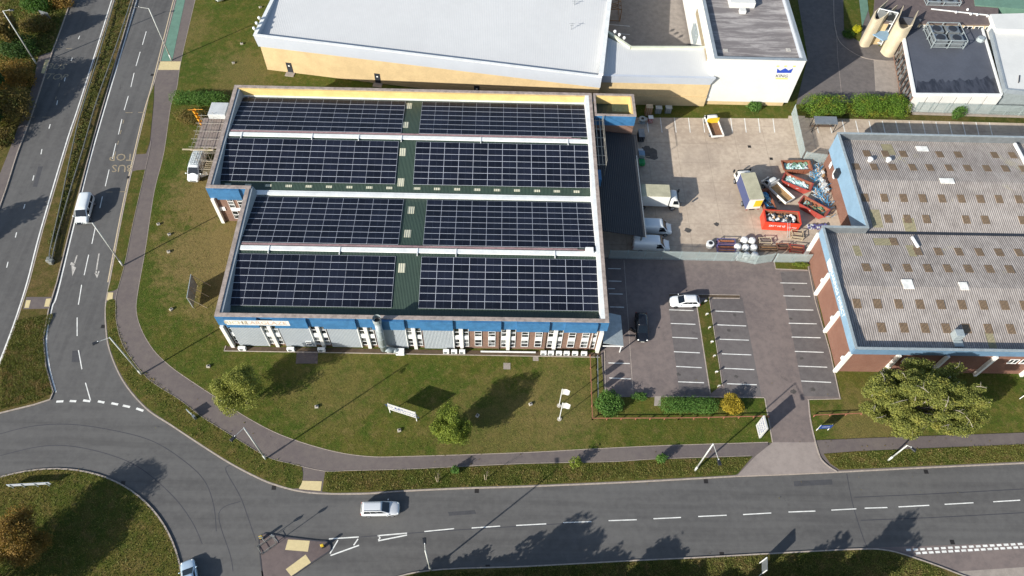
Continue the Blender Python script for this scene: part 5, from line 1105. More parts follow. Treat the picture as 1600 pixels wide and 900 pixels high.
# billboard seen edge-on
q0, q1 = P(303, 483, .13), P(309, 447, .13); c = (q0 + q1) / 2; L = (q1 - q0).length
t = thing('billboard', 'large billboard seen edge-on with raking struts left of the factory', 'billboard', (c.x, c.y, .13), math.atan2(q1.y - q0.y, q1.x - q0.x))
m = MB(); m.box(-L / 2, L / 2, -.05, .05, .4, 3.2); m.build('panel', MATS['galv'], t)
for s in (-1, 0, 1):
    m = MB(); m.tube((s * L * .48, -.06, 3.0), (s * L * .48, -1.9, 0), .05, 6); m.tube((s * L * .48, -.06, 0), (s * L * .48, -.06, 3.2), .05, 6); m.build('strut', MATS['timber_pale'], t)
# roundabout chevron board
q = P(50, 760, .14); t = thing('chevron_board', 'long grey chevron board on legs at the top of the roundabout', 'road sign', (q.x, q.y, .14), R(4))
m = MB(); m.box(-2.6, 2.6, -.03, .03, .5, 1.15); pn = m.build('panel', MATS['clad_silver'], t)
for k in range(5): m = MB(); xx = -2.1 + k * 1.05; m.box(xx - .12, xx + .12, .031, .05, .5, 1.14); m.build('chevron', MATS['plastic_dark'], pn)
for s in (-2.2, -.8, .8, 2.2): m = MB(); m.box(s - .04, s + .04, -.11, -.031, 0, 1.15); m.build('leg', MATS['galv'], t)
# far-left road sign, back to us
q = P(79, 38, .13); t = thing('road_sign', 'grey-backed road sign on a post among the bushes at the top left', 'road sign', (q.x, q.y, .13), R(-20))
m = MB(); m.tube((0, 0, 0), (0, 0, 2.6), .06); m.build('post', MATS['galv'], t); m = MB(); m.box(-1, 1, -.05, -.01, 1.6, 2.9); m.build('panel', MATS['metal_grey'], t)
# small cabinet / street name sign on the verge
q = P(301, 650, .13); t = thing('street_sign', 'small pale sign plate on the verge between kerb and footpath', 'sign', (q.x, q.y, .13), R(-38))
m = MB(); m.box(-.8, .3, -.04, .04, .35, 1.15); m.build('plate', MATS['galv'], t); m = MB(); m.box(.35, .75, -.15, .15, 0, .8); m.build('cabinet', MATS['metal_grey'], t)
for s in (-.7, .2): m = MB(); m.box(s - .04, s + .04, .041, .1, 0, 1.15); m.build('leg', MATS['galv'], t)
# bollards on the splitter island
for lab, a, b in (('black and yellow traffic bollard at the right tip of the splitter island', 505, 855), ('black and yellow traffic bollard at the left tip of the splitter island', 410, 842)):
    q = P(a, b, .12); t = thing('traffic_bollard', lab, 'bollard', (q.x, q.y, .12), R(20), 'splitter island bollards')
    m = MB(); m.box(-.2, .2, -.14, .14, 0, .55); m.build('base', MATS['plastic_dark'], t, bevel=.03); m = MB(); m.box(-.19, .19, -.13, .13, .552, 1.1); m.build('shell', MATS['plate_yellow'], t, bevel=.05)
for lab, a, b, h in (('slim grey sign post on the left side of the splitter island', 434, 846, 3.2), ('slim grey post near the barrier frame on the splitter island', 402 + 12, 846, 2.4)):
    q = P(a, b, .12); t = thing('sign_post', lab, 'post', (q.x, q.y, .12)); m = MB(); m.tube((0, 0, 0), (0, 0, h), .045); m.build('pole', MATS['galv'], t)
    m = MB(); m.tube((0, -.03, h - .35), (0, -.06, h - .35), .3, 16); m.build('disc', MATS['metal_grey'], t)
q = P(418, 853, .12); t = thing('barrier_frame', 'low steel barrier frame around the lamp base on the splitter island', 'barrier', (q.x, q.y, .12), R(38))
m = MB()
for zz in (.1, .5):
    m.box(-1.0, 1.0, -.55, -.5, zz, zz + .06); m.box(-1.0, 1.0, .5, .55, zz, zz + .06); m.box(-1.03, -1.0, -.55, .55, zz, zz + .06); m.box(1.0, 1.03, -.55, .55, zz, zz + .06)
for sx in (-1, 1):
    for sy in (-.55, .5): m.box(sx * 1.0 - .03, sx * 1.0 + .03, sy, sy + .05, 0, .7)
m.build('frame', MATS['barrier_galv'], t)
# little white-topped marker posts in the middle strip
for k, (a, b) in enumerate([(1101, 473), (1103, 493), (1107, 514), (1111, 536), (1114.5, 558), (1118, 583), (1121.5, 605)]):
    q = P(a, b, .2); w_ = ['nearest the white hatchback', 'second from the white hatchback', 'third from the white hatchback', 'in the middle of the strip', 'third from the yellow bush', 'second from the yellow bush', 'nearest the yellow bush'][k]
    t = thing('marker_post', 'short white-topped post on the parking strip, ' + w_, 'post', (q.x, q.y, .2), R(random.uniform(-20, 20)), 'marker posts on the parking strip')
    m = MB(); m.box(-.05, .05, -.05, .05, 0, .8); m.build('post', MATS['timber_pale'], t); m = MB(); m.box(-.2, .2, -.09, -.052, .45, .78); m.build('plate', MATS['white_frame'], t)
# white air conditioners along the foot of the facade
hints = ['farthest left, under the fascia sign', 'left of the paved patch', 'right of the paved patch', 'below the fat grey flue', 'first of three below the brick facade', 'second of three below the brick facade', 'third of three below the brick facade', 'first of the six at the right end', 'second of the six at the right end', 'third of the six at the right end', 'fourth of the six at the right end', 'fifth of the six at the right end', 'last of the six at the right corner']
for k, a in enumerate((379, 455, 503, 611, 697.5, 710, 722.5, 849, 860.5, 873, 885, 898, 912)):
    q = P(a, 547 if a < 800 else 549, .3); t = thing('air_conditioner', 'white air conditioner, ' + hints[k], 'air conditioner', (q.x, YF - .75 - .0 * k, .14), 0, 'air conditioners along the facade')
    wd = .42 if k > 3 else .52
    m = MB(); m.box(-wd, wd, -.2, .2, .08, .82); o = m.build('casing', MATS['white_frame'], t, bevel=.03)
    m = MB(); m.tube((-.1, -.201, .45), (-.1, -.215, .45), .28, 14); m.build('fan_grille', MATS['metal_grey'], o)
    m = MB(); m.box(-.35, -.25, -.2, .2, 0, .079); m.box(.25, .35, -.2, .2, 0, .079); m.build('feet', MATS['plastic_dark'], t)
q0, q1 = P(751, 549, .3), P(837, 551, .3); m = MB(); m.box(q0.x, q1.x, YF - .62, YF - .45, .25, .42); tag(m.build('pipe_trunking', MATS['white_frame']), 'long white pipe trunking along the foot of the brick facade', 'trunking')
# flue
t = thing('exhaust_flue', 'fat galvanised exhaust flue rising in front of the grey facade panels', 'flue', (-15.4, YF - .95, .14)); m = MB()
m.tube((0, 0, 1.2), (0, 0, 9.0), .46, 18); m.build('stack', MATS['galv'], t, smooth=True)
for zz in (2.6, 4.6, 6.6, 8.6): m = MB(); m.tube((0, 0, zz), (0, 0, zz + .12), .50, 18); m.build('band', MATS['galv'], t)
m = MB(); m.tube((0, 0, 9.0), (0, 0, 9.9), .58, 18, cap=False); m.build('cowl', MATS['galv'], t)
m = MB(); m.tube((0, 0, 9.2), (0, 0, 9.25), .42, 18); m.build('throat', MATS['plastic_dark'], t)
m = MB(); m.tube((-.1, 0, 1.4), (1.3, 0, .9), .42, 14); m.tube((1.2, 0, .95), (1.9, 0, .7), .38, 14); m.build('elbow', MATS['galv'], t, smooth=True)
m = MB(); m.box(1.6, 2.8, -.35, .35, 0, 1.0); m.build('fan_housing', MATS['white_frame'], t, bevel=.04)
# concrete marker blocks on the lawn
for a, b, lab in [(268, 484, 'left of the billboard'), (326, 573, 'above left of the young olive-green tree'), (495, 636, 'between the two young lawn trees'), (624, 673, 'below the white banner board'), (746, 650, 'in the shadow of the bright green tree'), (829, 632, 'left of the white flags'), (265, 367, 'on the dry patch, upper one of two'), (264, 394, 'on the dry patch, lower one of two'), (248, 351, 'on the dry patch nearest the footpath'), (365, 99, 'on the grass left of the cream warehouse'), (378, 69, 'by the upper left corner of the cream warehouse'), (407, 12, 'near the top edge by the warehouse')]:
    q = P(a, b, .13); t = tag(None or thing('concrete_block', '', 'concrete block', (q.x, q.y, .13), R(random.uniform(0, 60)), 'concrete blocks on the lawn'), 'small pale concrete block ' + lab, 'concrete block', 'concrete blocks on the lawn')
    m = MB(); m.box(-.24, .24, -.2, .2, -.02, .28); m.build('block', MATS['stone_pale'], t, bevel=.04); m = MB(); m.box(-.1, .12, -.08, .1, .281, .33); m.build('cover', MATS['plastic_dark'], t)
# scaffold at the left flank
M('board_grey', '7d716a', .9, .2, 1.2); M('sheet_white', 'b8bab8', .5, .12, .6); M('scaff_tube', '9a958a', .5, .2, 2, metal=.4); M('yellow_plastic', 'd0922a', .5, .1, 2)
q0, q1 = P(316, 232, 5.0), P(338, 172, 5.0)
t = thing('scaffold_tower', 'scaffold tower with grey boarded decks against the left wall of the factory', 'scaffold', (-45.4, 83.5, .13))
m = MB()
ys = [82.4, 84.1, 85.8, 87.5, 89.2]
for x in (-47.6, -45.5, -43.5):
    for y in ys: m.tube((x, y, .1), (x, y, 8.2 if x > -47 else 7.4), .035, 6)
m.build('standard', MATS['scaff_tube'], t, True)
m = MB()
for zz in (2.2, 4.4, 6.6, 7.4):
    for x in (-47.6, -45.5, -43.5): m.tube((x, 82.0, zz), (x, 89.6, zz), .03, 6)
    for y in ys: m.tube((-48.0, y, zz + .06), (-43.4, y, zz + .06), .03, 6)
for y in ys[:-1]: m.tube((-47.6, y, .2), (-47.6, y + 1.7, 4.4), .03, 6)
m.build('ledger', MATS['scaff_tube'], t, True)
for k in range(9):
    m = MB(); xx = -47.4 + k * .44; m.box(xx, xx + .4, 82.6 + .2 * (k % 3), 89.4, 6.7, 6.76); m.build('deck_board', MATS['board_grey'], t, True)
m = MB(); m.box(-49.2, -44.4, 82.3, 82.55, 6.8, 6.86); m.build('deck_board', MATS['timber_pale'], t, True)
m = MB(); m.hexa([(-46.4, 89.0, 6.9), (-43.6, 89.0, 6.9), (-43.6, 92.0, 6.6), (-46.4, 92.0, 6.6), (-46.4, 89.0, 7.9), (-43.6, 89.0, 7.9), (-43.6, 92.0, 7.7), (-46.4, 92.0, 7.7)]); m.build('sheeted_hoist_bay', MATS['sheet_white'], t, True, bevel=.08)
t = thing('ladder_beam', 'pale timber ladder beams leaning on the scaffold above the van', 'ladder', (-46, 79, .13)); m = MB()
for zz, xx in ((4.6, -46.0), (4.6, -44.2)): m.tube((xx, 79.2, zz), (xx, 82.2, zz), .05, 6)
for k in range(7): m.tube((-46.0, 79.4 + k * .42, 4.6), (-44.2, 79.4 + k * .42, 4.6), .04, 6)
m.build('frame', MATS['timber_pale'], t, True)
q = P(311, 190, 4); t = thing('chute', 'yellow rubble chute hanging on the scaffold', 'chute', (q.x, q.y, .13)); m = MB()
for k in range(5): m.tube((q.x + .1 * k, q.y - .05 * k, 6.6 - k * .8), (q.x + .1 * k, q.y - .05 * k, 5.9 - k * .8), .32, 10, .22, cap=False)
m.tube((q.x - 1, q.y, 6.6), (q.x + 1.4, q.y + .1, 6.7), .04, 6); m.build('funnel', MATS['yellow_plastic'], t, True)
# access walkway of pipes along the east parapet
t = thing('pipe_gantry', 'narrow pipe gantry along the east parapet beside the stair tower', 'gantry', (16.2, 84, 0)); m = MB()
for x in (15.5, 16.1, 16.7, 17.2): m.tube((x, 80.2, 7.6), (x, 90.3, 7.6), .07 if x != 17.2 else .05, 6)
for k in range(6): m.box(15.4, 17.3, 80.4 + k * 1.9, 80.52 + k * 1.9, 7.45, 7.55)
m.build('pipes', MATS['scaff_tube'], t, True)
for y in (80.4, 85.2, 90): m = MB(); m.tube((17.2, y, .15), (17.2, y, 8.6), .05, 6); m.build('post', MATS['scaff_tube'], t, True)
m = MB(); m.tube((17.2, 80.4, 8.6), (17.2, 90, 8.6), .04, 6); m.build('handrail', MATS['scaff_tube'], t, True)
q = P(941, 266, 6.5); m = MB(); m.box(15.35, 16.3, 77.3, 79.3, 5.9, 7.6); tag(m.build('blue_cabinet', MATS['fascia_blue'], bevel=.03), 'small blue cabinet fixed to the east wall above the canopy', 'cabinet')
# entrance porch by the right-hand corner
t = thing('entrance_porch', 'grey glass-roofed entrance porch on the shaded east side of the factory corner', 'porch', (17.2, 53.5, .15)); m = MB()
m.hexa([(15.5, 51.2, 2.9), (18.4, 51.0, 2.5), (18.4, 56.0, 2.5), (15.5, 56.4, 2.9), (15.5, 51.2, 3.0), (18.4, 51.0, 2.6), (18.4, 56.0, 2.6), (15.5, 56.4, 3.0)]); m.build('roof', MATS['galv'], t, True)
for y in (51.3, 53.6, 55.9): m = MB(); m.box(18.15, 18.27, y - .06, y + .06, .15, 2.5); m.build('post', MATS['white_frame'], t, True)
m = MB(); m.box(15.5, 18.4, 51.0, 51.1, 2.3, 2.49); m.build('front_rail', MATS['white_frame'], t, True)

# ---------------------------------------------------------------- the yard
def skip(lab, px, ang, L=4.6, W=2.0, H=1.35, col='skip_red', fill=None, fl='', fcat='', bright=None, words=None, name='skip', inner='rust_inner'):
    x, y = px; t = thing(name, lab, 'skip', (x, y, .16), ang); l, w = L / 2, W / 2; k = .14
    b = [(-l * .72, -w * .9), (l * .72, -w * .9), (l * .72, w * .9), (-l * .72, w * .9)] if name == 'skip' else [(-l, -w), (l, -w), (l, w), (-l, w)]
    T = [(-l, -w), (l, -w), (l, w), (-l, w)]; m = MB()
    for i in range(4):
        j = (i + 1) % 4; a, c = b[i], b[j]; d, e = T[j], T[i]; s = .93; m2_ = [(a[0], a[1], .1), (c[0], c[1], .1), (d[0], d[1], H), (e[0], e[1], H)]; i2 = [(q[0] * s, q[1] * s, q[2]) for q in m2_]
        m.cur = 0; m.add(m2_, [(0, 1, 2, 3)]); m.add([m2_[3], m2_[2], i2[2], i2[3]], [(0, 1, 2, 3)]); m.cur = 1; m.add(i2, [(3, 2, 1, 0)])
    m.cur = 1; m.add([(*q, .12) for q in b], [(0, 1, 2, 3)]); m.build('body', [MATS[col], MATS[inner]], t)
    m = MB(); m.box(-l - .03, l + .03, -w - .05, -w, H - .1, H + .02); m.box(-l - .03, l + .03, w, w + .05, H - .1, H + .02); m.box(-l - .06, -l, -w, w, H - .1, H + .02); m.box(l, l + .06, -w, w, H - .1, H + .02)
    for xx in (-l * .4, 0, l * .4):
        for s in (-1, 1): m.box(xx - .05, xx + .05, s * w - .05, s * w + .05, .3, H - .101)
    m.build('rim', MATS[col], t)
    for (tx, sz, mt, u, v) in (words or []): text(tx, sz, MATS[mt], t, frame((u * l, -w - .02, v), (1, 0, 0), (0, 0, 1)), .01)
    if fill:
        m = MB(); rr = random.Random(hash(lab) % 999 if False else int(abs(x) * 10))
        for i in range(fill[1]):
            u, v = rr.uniform(-.82, .82) * l * .9, rr.uniform(-.8, .8) * w * .85; sz = rr.uniform(.35, 1.1) * fill[2]; hz = H * .62 + rr.uniform(-.1, .3) * H * .5
            MM = Matrix.Translation((x, y, .16)) @ Matrix.Rotation(ang, 4, 'Z') @ Matrix.Translation((u, v, hz)) @ Matrix.Rotation(rr.uniform(0, 3.1), 4, 'Z') @ Matrix.Rotation(rr.uniform(-.7, .7), 4, 'X') @ Matrix.Rotation(rr.uniform(-.5, .5), 4, 'Y')
            m.cur = i % len(fill[0]); f = fill[3] if len(fill) > 3 else .25; m.box(-sz / 2, sz / 2, -sz * .35, sz * .35, -sz * f / 2, sz * f / 2, MM)
        m.cur = 0
        hz = H * .55; MM = Matrix.Translation((x, y, .16)) @ Matrix.Rotation(ang, 4, 'Z'); m.box(-l * .76, l * .76, -w * .84, w * .84, .2, hz, MM)
        o = m.build(fl.replace(' ', '_'), [MATS[f_] for f_ in fill[0]]); tag(o, fl + ' in the ' + fcat, 'waste'); o['kind'] = 'stuff'
    return t
M('rust_inner', '7c4a34', .85, .25, 2); M('glass_waste', '9abdb8', .3, .25, 3, spec=.7); M('glass_waste_pale', 'bcd6d2', .3, .2, 3, spec=.7); M('waste_dark', '2b2d31', .7, .2, 3); M('waste_blue', '3f86ae', .5, .2, 3); M('waste_green', '5f7d62', .6, .25, 3); M('cardboard', '9a7a55', .85, .2, 2)
gq = lambda a, b, z=.8: tuple(P(a, b, z)[:2])
skip('rust-red skip heaped with pale glass nearest the top of the skip group', gq(1243, 262), R(2), 4.9, 2.1, 1.3, 'rust_inner', (['glass_waste', 'glass_waste_pale', 'glass_waste', 'waste_green', 'sheet_white'], 110, .7, .12), 'broken pale glass', 'skip nearest the top')
skip('red skip heaped with pale glass beside the tip of the dropside truck', gq(1244, 288), R(-28), 4.9, 1.9, 1.3, 'skip_red', (['glass_waste_pale', 'glass_waste', 'sheet_white', 'glass_waste'], 110, .7, .12), 'broken white-green glass', 'red skip beside the dropside truck')
skip('red skip half full of green-grey glass near the blue wall', gq(1270, 326), R(-38), 4.7, 2.0, 1.3, 'skip_red', (['waste_green', 'glass_waste', 'waste_dark', 'cardboard', 'rust_inner'], 60, .7, .12), 'green grey glass', 'half full red skip near the blue wall')
skip('narrow skip full of blue glass sheets beside the blue-sided lorry', gq(1197, 315), R(97), 4.2, 1.7, 1.3, 'rust_inner', (['waste_blue', 'glass_waste', 'waste_dark'], 46, .9, .08), 'blue glass sheets', 'narrow skip beside the lorry')
skip('big bright red roll-on skip full of black and white rubbish bags', gq(1219, 345, 1.2), R(-3), 5.7, 2.5, 2.1, 'skip_bright', (['white_bag', 'waste_dark', 'white_bag', 'waste_dark', 'cardboard'], 150, .6, .75), 'black and white rubbish', 'big bright red roll-on skip', words=[('SKIP HIRE', .62, 'white_frame', -.25, 1.2), ('RECYCLE', .36, 'white_frame', .6, 1.0)], name='roll_on_skip')
# ladder against the red skip
t = thing('step_ladder', 'thin aluminium ladder leaning on the bright red skip', 'ladder', (*gq(1232, 372, .2), .16), R(15)); m = MB()
for s in (-.2, .2): m.tube((s, 0, 0), (s, 1.6, 2.4), .03, 5)
for k in range(8): m.tube((-.2, .2 * k + .1, .3 * k + .15), (.2, .2 * k + .1, .3 * k + .15), .02, 5)
m.build('frame', MATS['galv'], t)
# stillages and pallets
def stillage(lab, a, b, wd, dp, h, mat, top, ang=0, name='stillage', cat='stillage', n=6):
    q = P(a, b, h * .5); t = thing(name, lab, cat, (q.x, q.y, .16), R(ang)); m = MB()
    for sx in (-1, 1):
        for sy in (-1, 1): m.box(sx * wd / 2 - .05, sx * wd / 2 + .05, sy * dp / 2 - .05, sy * dp / 2 + .05, 0, h)
    for zz in (.12, h - .12):
        for sy in (-1, 1): m.box(-wd / 2 + .051, wd / 2 - .051, sy * dp / 2 - .04, sy * dp / 2 + .04, zz, zz + .08)
        for sx in (-1, 1): m.box(sx * wd / 2 - .04, sx * wd / 2 + .04, -dp / 2 + .051, dp / 2 - .051, zz + .003, zz + .075)
    m.build('frame', MATS[mat], t)
    m = MB()
    for k in range(n): yy = -dp / 2 + dp * (k + .5) / n; m.box(-wd / 2 + .06, wd / 2 - .06, yy - dp / n * .32, yy + dp / n * .32, h * .5 + .08 * math.sin(k * 2.1), h * .5 + .08 * math.sin(k * 2.1) + .1)
    m.build('slats', MATS[top], t)
M('orange_steel', 'a56a4c', .6, .2, 2); M('violet_steel', '54507c', .6, .15, 2)
stillage('orange and violet steel stillage, upper one beside the white bags', 1134, 379.5, 2.7, .85, .9, 'violet_steel', 'orange_steel')
stillage('orange and violet steel stillage, lower one nearer the fence', 1134, 389, 2.8, .85, .9, 'violet_steel', 'orange_steel')
stillage('grey brown pallet stack right of the white bags', 1194.5, 378, 1.9, .9, .9, 'timber_pale', 'board_grey')
stillage('long brown timber stillage against the palisade fence', 1199, 389, 2.9, .7, .8, 'timber_dark', 'timber')
stillage('purple-brown steel stillage right of the timber one', 1222, 386.5, 1.8, .9, .8, 'rust_rail', 'timber_dark')
stillage('rusty red crate filled with boards at the right end of the row', 1244, 389.5, 2.1, 1.0, .9, 'skip_red', 'orange_steel', -6)
stillage('stack of yellow timber pallets below the bright red skip', 1244.5, 368, 1.8, 1.3, .9, 'timber_pale', 'timber_pale', -8)
for k, (a, b, lab) in enumerate([(1162.5, 376, 'top left'), (1174.5, 377, 'top right'), (1152, 387, 'far left'), (1164.5, 388, 'centre'), (1177, 388, 'far right'), (1152.5, 400, 'bottom left'), (1165.5, 400.5, 'bottom centre'), (1178.5, 400, 'bottom right')]):
    q = P(a, b, .6); t = thing('bulk_bag', 'white bulk bag stacked behind the gates, %s of the cluster' % lab, 'bulk bag', (q.x, q.y, .16), R(random.uniform(-20, 20)), 'white bulk bags')
    m = MB(); m.loft([[(r_ * math.cos(i * .5236), r_ * math.sin(i * .5236) * .96, zz) for i in range(12)] for r_, zz in ((.42, 0), (.55, .15), (.58, .6), (.54, .95), (.35, 1.08), (.1, 1.1))]); m.build('bag', MATS['white_bag'], t, smooth=True)
    m = MB(); m.tube((0, 0, 1.08), (.02, 0, 1.2), .12, 8, .05); m.build('neck', MATS['sheet_white'], t)
q = P(1108.5, 384, .3); t = thing('white_tub', 'round white tub with dark opening standing alone by the fence', 'tub', (q.x, q.y, .16)); m = MB(); m.tube((0, 0, 0), (0, 0, .85), .55, 14, .62); m.build('tub', MATS['white_bag'], t, smooth=False, bevel=.05); m = MB(); m.tube((.05, .05, .851), (.05, .05, .87), .34, 14); m.build('opening', MATS['plastic_dark'], t)
# heap of blue straps and white bundles by the wall
m = MB(); rr = random.Random(5)
for i in range(300):
    t_ = rr.random(); q = P(1268 + t_ * 22 + rr.uniform(-9, 9), 262 + t_ * 78 + rr.uniform(-8, 8), .3); l = rr.uniform(.5, 1.5); an = rr.uniform(0, 3.1); dz = rr.uniform(.0, .6); m.cur = rr.choice((0, 0, 0, 0, 1, 2))
    m.tube((q.x, q.y, .3 + dz), (q.x + l * math.cos(an), q.y + l * math.sin(an), .3 + dz + rr.uniform(-.2, .5)), .035, 4)
for i in range(46):
    t_ = rr.random(); q = P(1279 + t_ * 9 + rr.uniform(-4, 4), 266 + t_ * 36, .3); m.cur = rr.choice((1, 1, 2)); m.box(-.3, .3, -.2, .2, 0, .35, Matrix.Translation((q.x, q.y, .2 + rr.uniform(0, .5))) @ Matrix.Rotation(rr.uniform(0, 3), 4, 'Z') @ Matrix.Rotation(rr.uniform(-.4, .4), 4, 'X'))
o = m.build('strap_heap', [MATS['waste_blue'], MATS['sheet_white'], MATS['cardboard']]); tag(o, 'tangled heap of blue straps and white bundles against the pale blue wall', 'waste'); o['kind'] = 'stuff'
m = MB()
for i in range(90):
    q = P(rr.uniform(1262, 1292), rr.uniform(352, 358), .3); m.cur = 0 if i % 3 else 1; m.box(-.16, .16, -.1, .1, 0, .18, Matrix.Translation((q.x, q.y, .2 + rr.uniform(0, .3))) @ Matrix.Rotation(rr.uniform(0, 3), 4, 'Z'))
o = m.build('plastic_offcuts', [MATS['violet_steel'], MATS['sheet_white']]); tag(o, 'scatter of dark plastic offcuts at the step of the blue wall', 'waste'); o['kind'] = 'stuff'
# crates of the back corner
def crate(lab, a, b, wd, dp, h, mat, top=None, name='crate', ang=0, z=.16):
    q = P(a, b, h * .6); t = thing(name, lab, name.replace('_', ' '), (q.x, q.y, z), R(ang)); m = MB(); m.box(-wd / 2, wd / 2, -dp / 2, dp / 2, 0, h); m.build('box', MATS[mat], t, bevel=.04)
    m = MB(); m.box(-wd / 2 - .03, wd / 2 + .03, -dp / 2 - .03, dp / 2 + .03, h, h + .07); m.build('lid', MATS[top or mat], t, bevel=.02)
    for k in (-.3, 0, .3): m = MB(); m.box(wd * k - .03, wd * k + .03, -dp / 2 - .02, -dp / 2 - .001, .1, h - .1); m.build('batten', MATS[top or mat], t)
crate('tall sand-coloured wooden crate at the back corner of the yard', 1013.5, 172, 1.15, .95, 1.9, 'timber', 'timber_pale')
crate('dark red bin with white lid in front of the sand-coloured crate', 1016, 187, .8, .8, 1.1, 'skip_red', 'white_bag', 'bin')
crate('grey slatted cage trolley on the yard grass, left one of two', 1028.5, 172, 1.1, .8, 1.2, 'metal_grey', 'galv', 'cage_trolley')
crate('grey slatted cage trolley on the yard grass, right one of two', 1044, 171.5, 1.1, .8, 1.2, 'metal_grey', 'galv', 'cage_trolley')
crate('long dark grey bin next to the canopy edge', 1001.5, 212, 1.0, 1.9, 1.2, 'canopy_roof', 'metal_grey', 'waste_bin')
q = P(1003.5, 188, .5); t = thing('cable_reel', 'round grey cable reel beside the stair tower', 'cable reel', (q.x, q.y, .16)); m = MB(); m.tube((0, 0, 0), (0, 0, .08), .65, 18); m.tube((0, 0, .081), (0, 0, .7), .3, 12); m.tube((0, 0, .701), (0, 0, .78), .65, 18); m.build('drum', MATS['galv'], t); m = MB(); m.tube((0, 0, .781), (0, 0, .84), .25, 12); m.build('hub', MATS['plastic_dark'], t)
# road sweeper-like machine in green and grey
q = P(1001, 247, .8); t = thing('yard_machine', 'green and grey compact yard machine by the canopy edge', 'machine', (q.x, q.y, .16), R(-90))
M('machine_green', '1f8a4a', .4, .15, 2)
m = MB(); m.box(.5, 1.6, -.6, .6, .35, 1.1); m.build('engine_cover', MATS['machine_green'], t, bevel=.12); m = MB(); m.box(-.7, .45, -.55, .55, .3, 1.8); o = m.build('cab', MATS['galv'], t, bevel=.1)
m = MB(); m.box(-.6, .35, -.5, .5, 1.81, 1.85); m.build('roof_panel', MATS['fascia_pale_blue'], o); m = MB(); m.box(-1.7, -.75, -.5, .5, .4, 1.2); m.build('hopper', MATS['sheet_white'], t, bevel=.08); wheels(t, (-.9, 1.0), .62, .3, .2)
m = MB(); m.tube((-.4, .6, .6), (-.1, 1.5, .9), .05, 6); m.build('lifting_arm', MATS['timber_pale'], t)
# smoking shelter
q = P(1290, 190, 2.2); t = thing('smoking_shelter', 'small grey-roofed shelter with dark frame in front of the clipped hedge', 'shelter', (q.x, q.y, .15)); m = MB(); m.hexa([(-2, -.7, 2.1), (2, -.7, 2.1), (2, .9, 2.35), (-2, .9, 2.35), (-2, -.7, 2.18), (2, -.7, 2.18), (2, .9, 2.43), (-2, .9, 2.43)]); m.build('roof', MATS['metal_grey'], t)
for sx in (-1.9, 1.9):
    for sy in (-.6, .8): m = MB(); m.box(sx - .05, sx + .05, sy - .05, sy + .05, 0, 2.1); m.build('post', MATS['plastic_dark'], t)
m = MB(); m.box(-1.8, 1.8, .3, .7, .4, .5); m.build('bench', MATS['timber_dark'], t)
# lattice cage in the rear yard
q = P(962, 12, 1.5); t = thing('steel_cage', 'rusty brown lattice steel cage in the rear service yard', 'cage', (q.x - .6, q.y, .17)); m = MB()
for zz in (.1, 2.7):
    for yy in (-2.4, 2.4): m.box(-1.4, 1.4, yy - .05, yy + .05, zz, zz + .1)
    for xx in (-1.4, 1.4): m.box(xx - .05, xx + .05, -2.4, 2.4, zz + .003, zz + .09)
for xx in (-1.4, 1.4):
    for yy in (-2.4, 2.4): m.box(xx - .07, xx + .07, yy - .07, yy + .07, 0, 2.85)
for k in range(4): m.tube((-1.4, -2.4 + k * 1.2, 2.75), (1.4, -1.2 + k * 1.2, 2.75), .05, 5); m.tube((1.4, -2.4 + k * 1.2, 2.75), (-1.4, -1.2 + k * 1.2, 2.75), .05, 5)
m.build('frame', MATS['timber'], t)
m = MB(); q = P(1098, 20, 3); m.box(37.0 - .9, 36.55, 114, 117.4, 3.6, 5.6); tag(m.build('wall_plant_unit', MATS['galv'], bevel=.04), 'grey plant unit on the left wall of the white office block', 'plant unit')
# ---------------------------------------------------------------- vegetation
def leafmat(name, a, b, c=None, amount=.25):
    g = NG(name); ri = g.geo.outputs['Random Per Island']; n = g.ramp(g.noise(.8, 3, .6), .38, .62)
    cc = g.mix(g.math('ADD', g.math('MULTIPLY', ri, .6), g.math('MULTIPLY', n, .4)), lin(a), lin(b))
    if c: cc = g.mix(g.math('MULTIPLY', g.ramp(g.noise(.55, 3, .7), .5, .68), amount * 2.2, clamp=True), cc, lin(c))
    g.fin(cc, .7, 0, .25); tr = g.n('ShaderNodeBsdfTranslucent'); g.L.new(g.mix(1.0, cc, (1.2, 1.25, .7), 'MULTIPLY'), tr.inputs[0])
    ms = g.n('ShaderNodeMixShader'); ms.inputs[0].default_value = .28; g.L.new(g.b.outputs[0], ms.inputs[1]); g.L.new(tr.outputs[0], ms.inputs[2])
    g.L.new(ms.outputs[0], g.t.nodes['Material Output'].inputs[0]); MATS[name] = g.m
leafmat('leaf_olive', '566030', '8c8e44', '94803c', .12); leafmat('leaf_bright', '4c5e20', '7f8a34', None); leafmat('leaf_pale', '626c30', '96964a', None)
leafmat('leaf_green', '26401a', '4e7028', None); leafmat('leaf_fresh', '3a5a26', '5f8038', None); leafmat('leaf_yellow', '7a6c1c', 'b09a34', None); leafmat('leaf_autumn', '6a5428', '97773a', '4e5424', .35); leafmat('leaf_dark', '22361a', '44602a', None)
leafmat('leaf_hedge', '3c5820', '6c8a2c', '9a8a34', .25); leafmat('leaf_acid', '9a9a1c', 'c8c030', None); leafmat('leaf_weed', '3c4a20', '6a6a34', '6e6040', .3); leafmat('leaf_brown', '5a4e2a', '7e6e3c', '4a5826', .35)
M('bark', '5c5348', .95, .25, 3); M('bark_pale', '8f877a', .9, .25, 3)
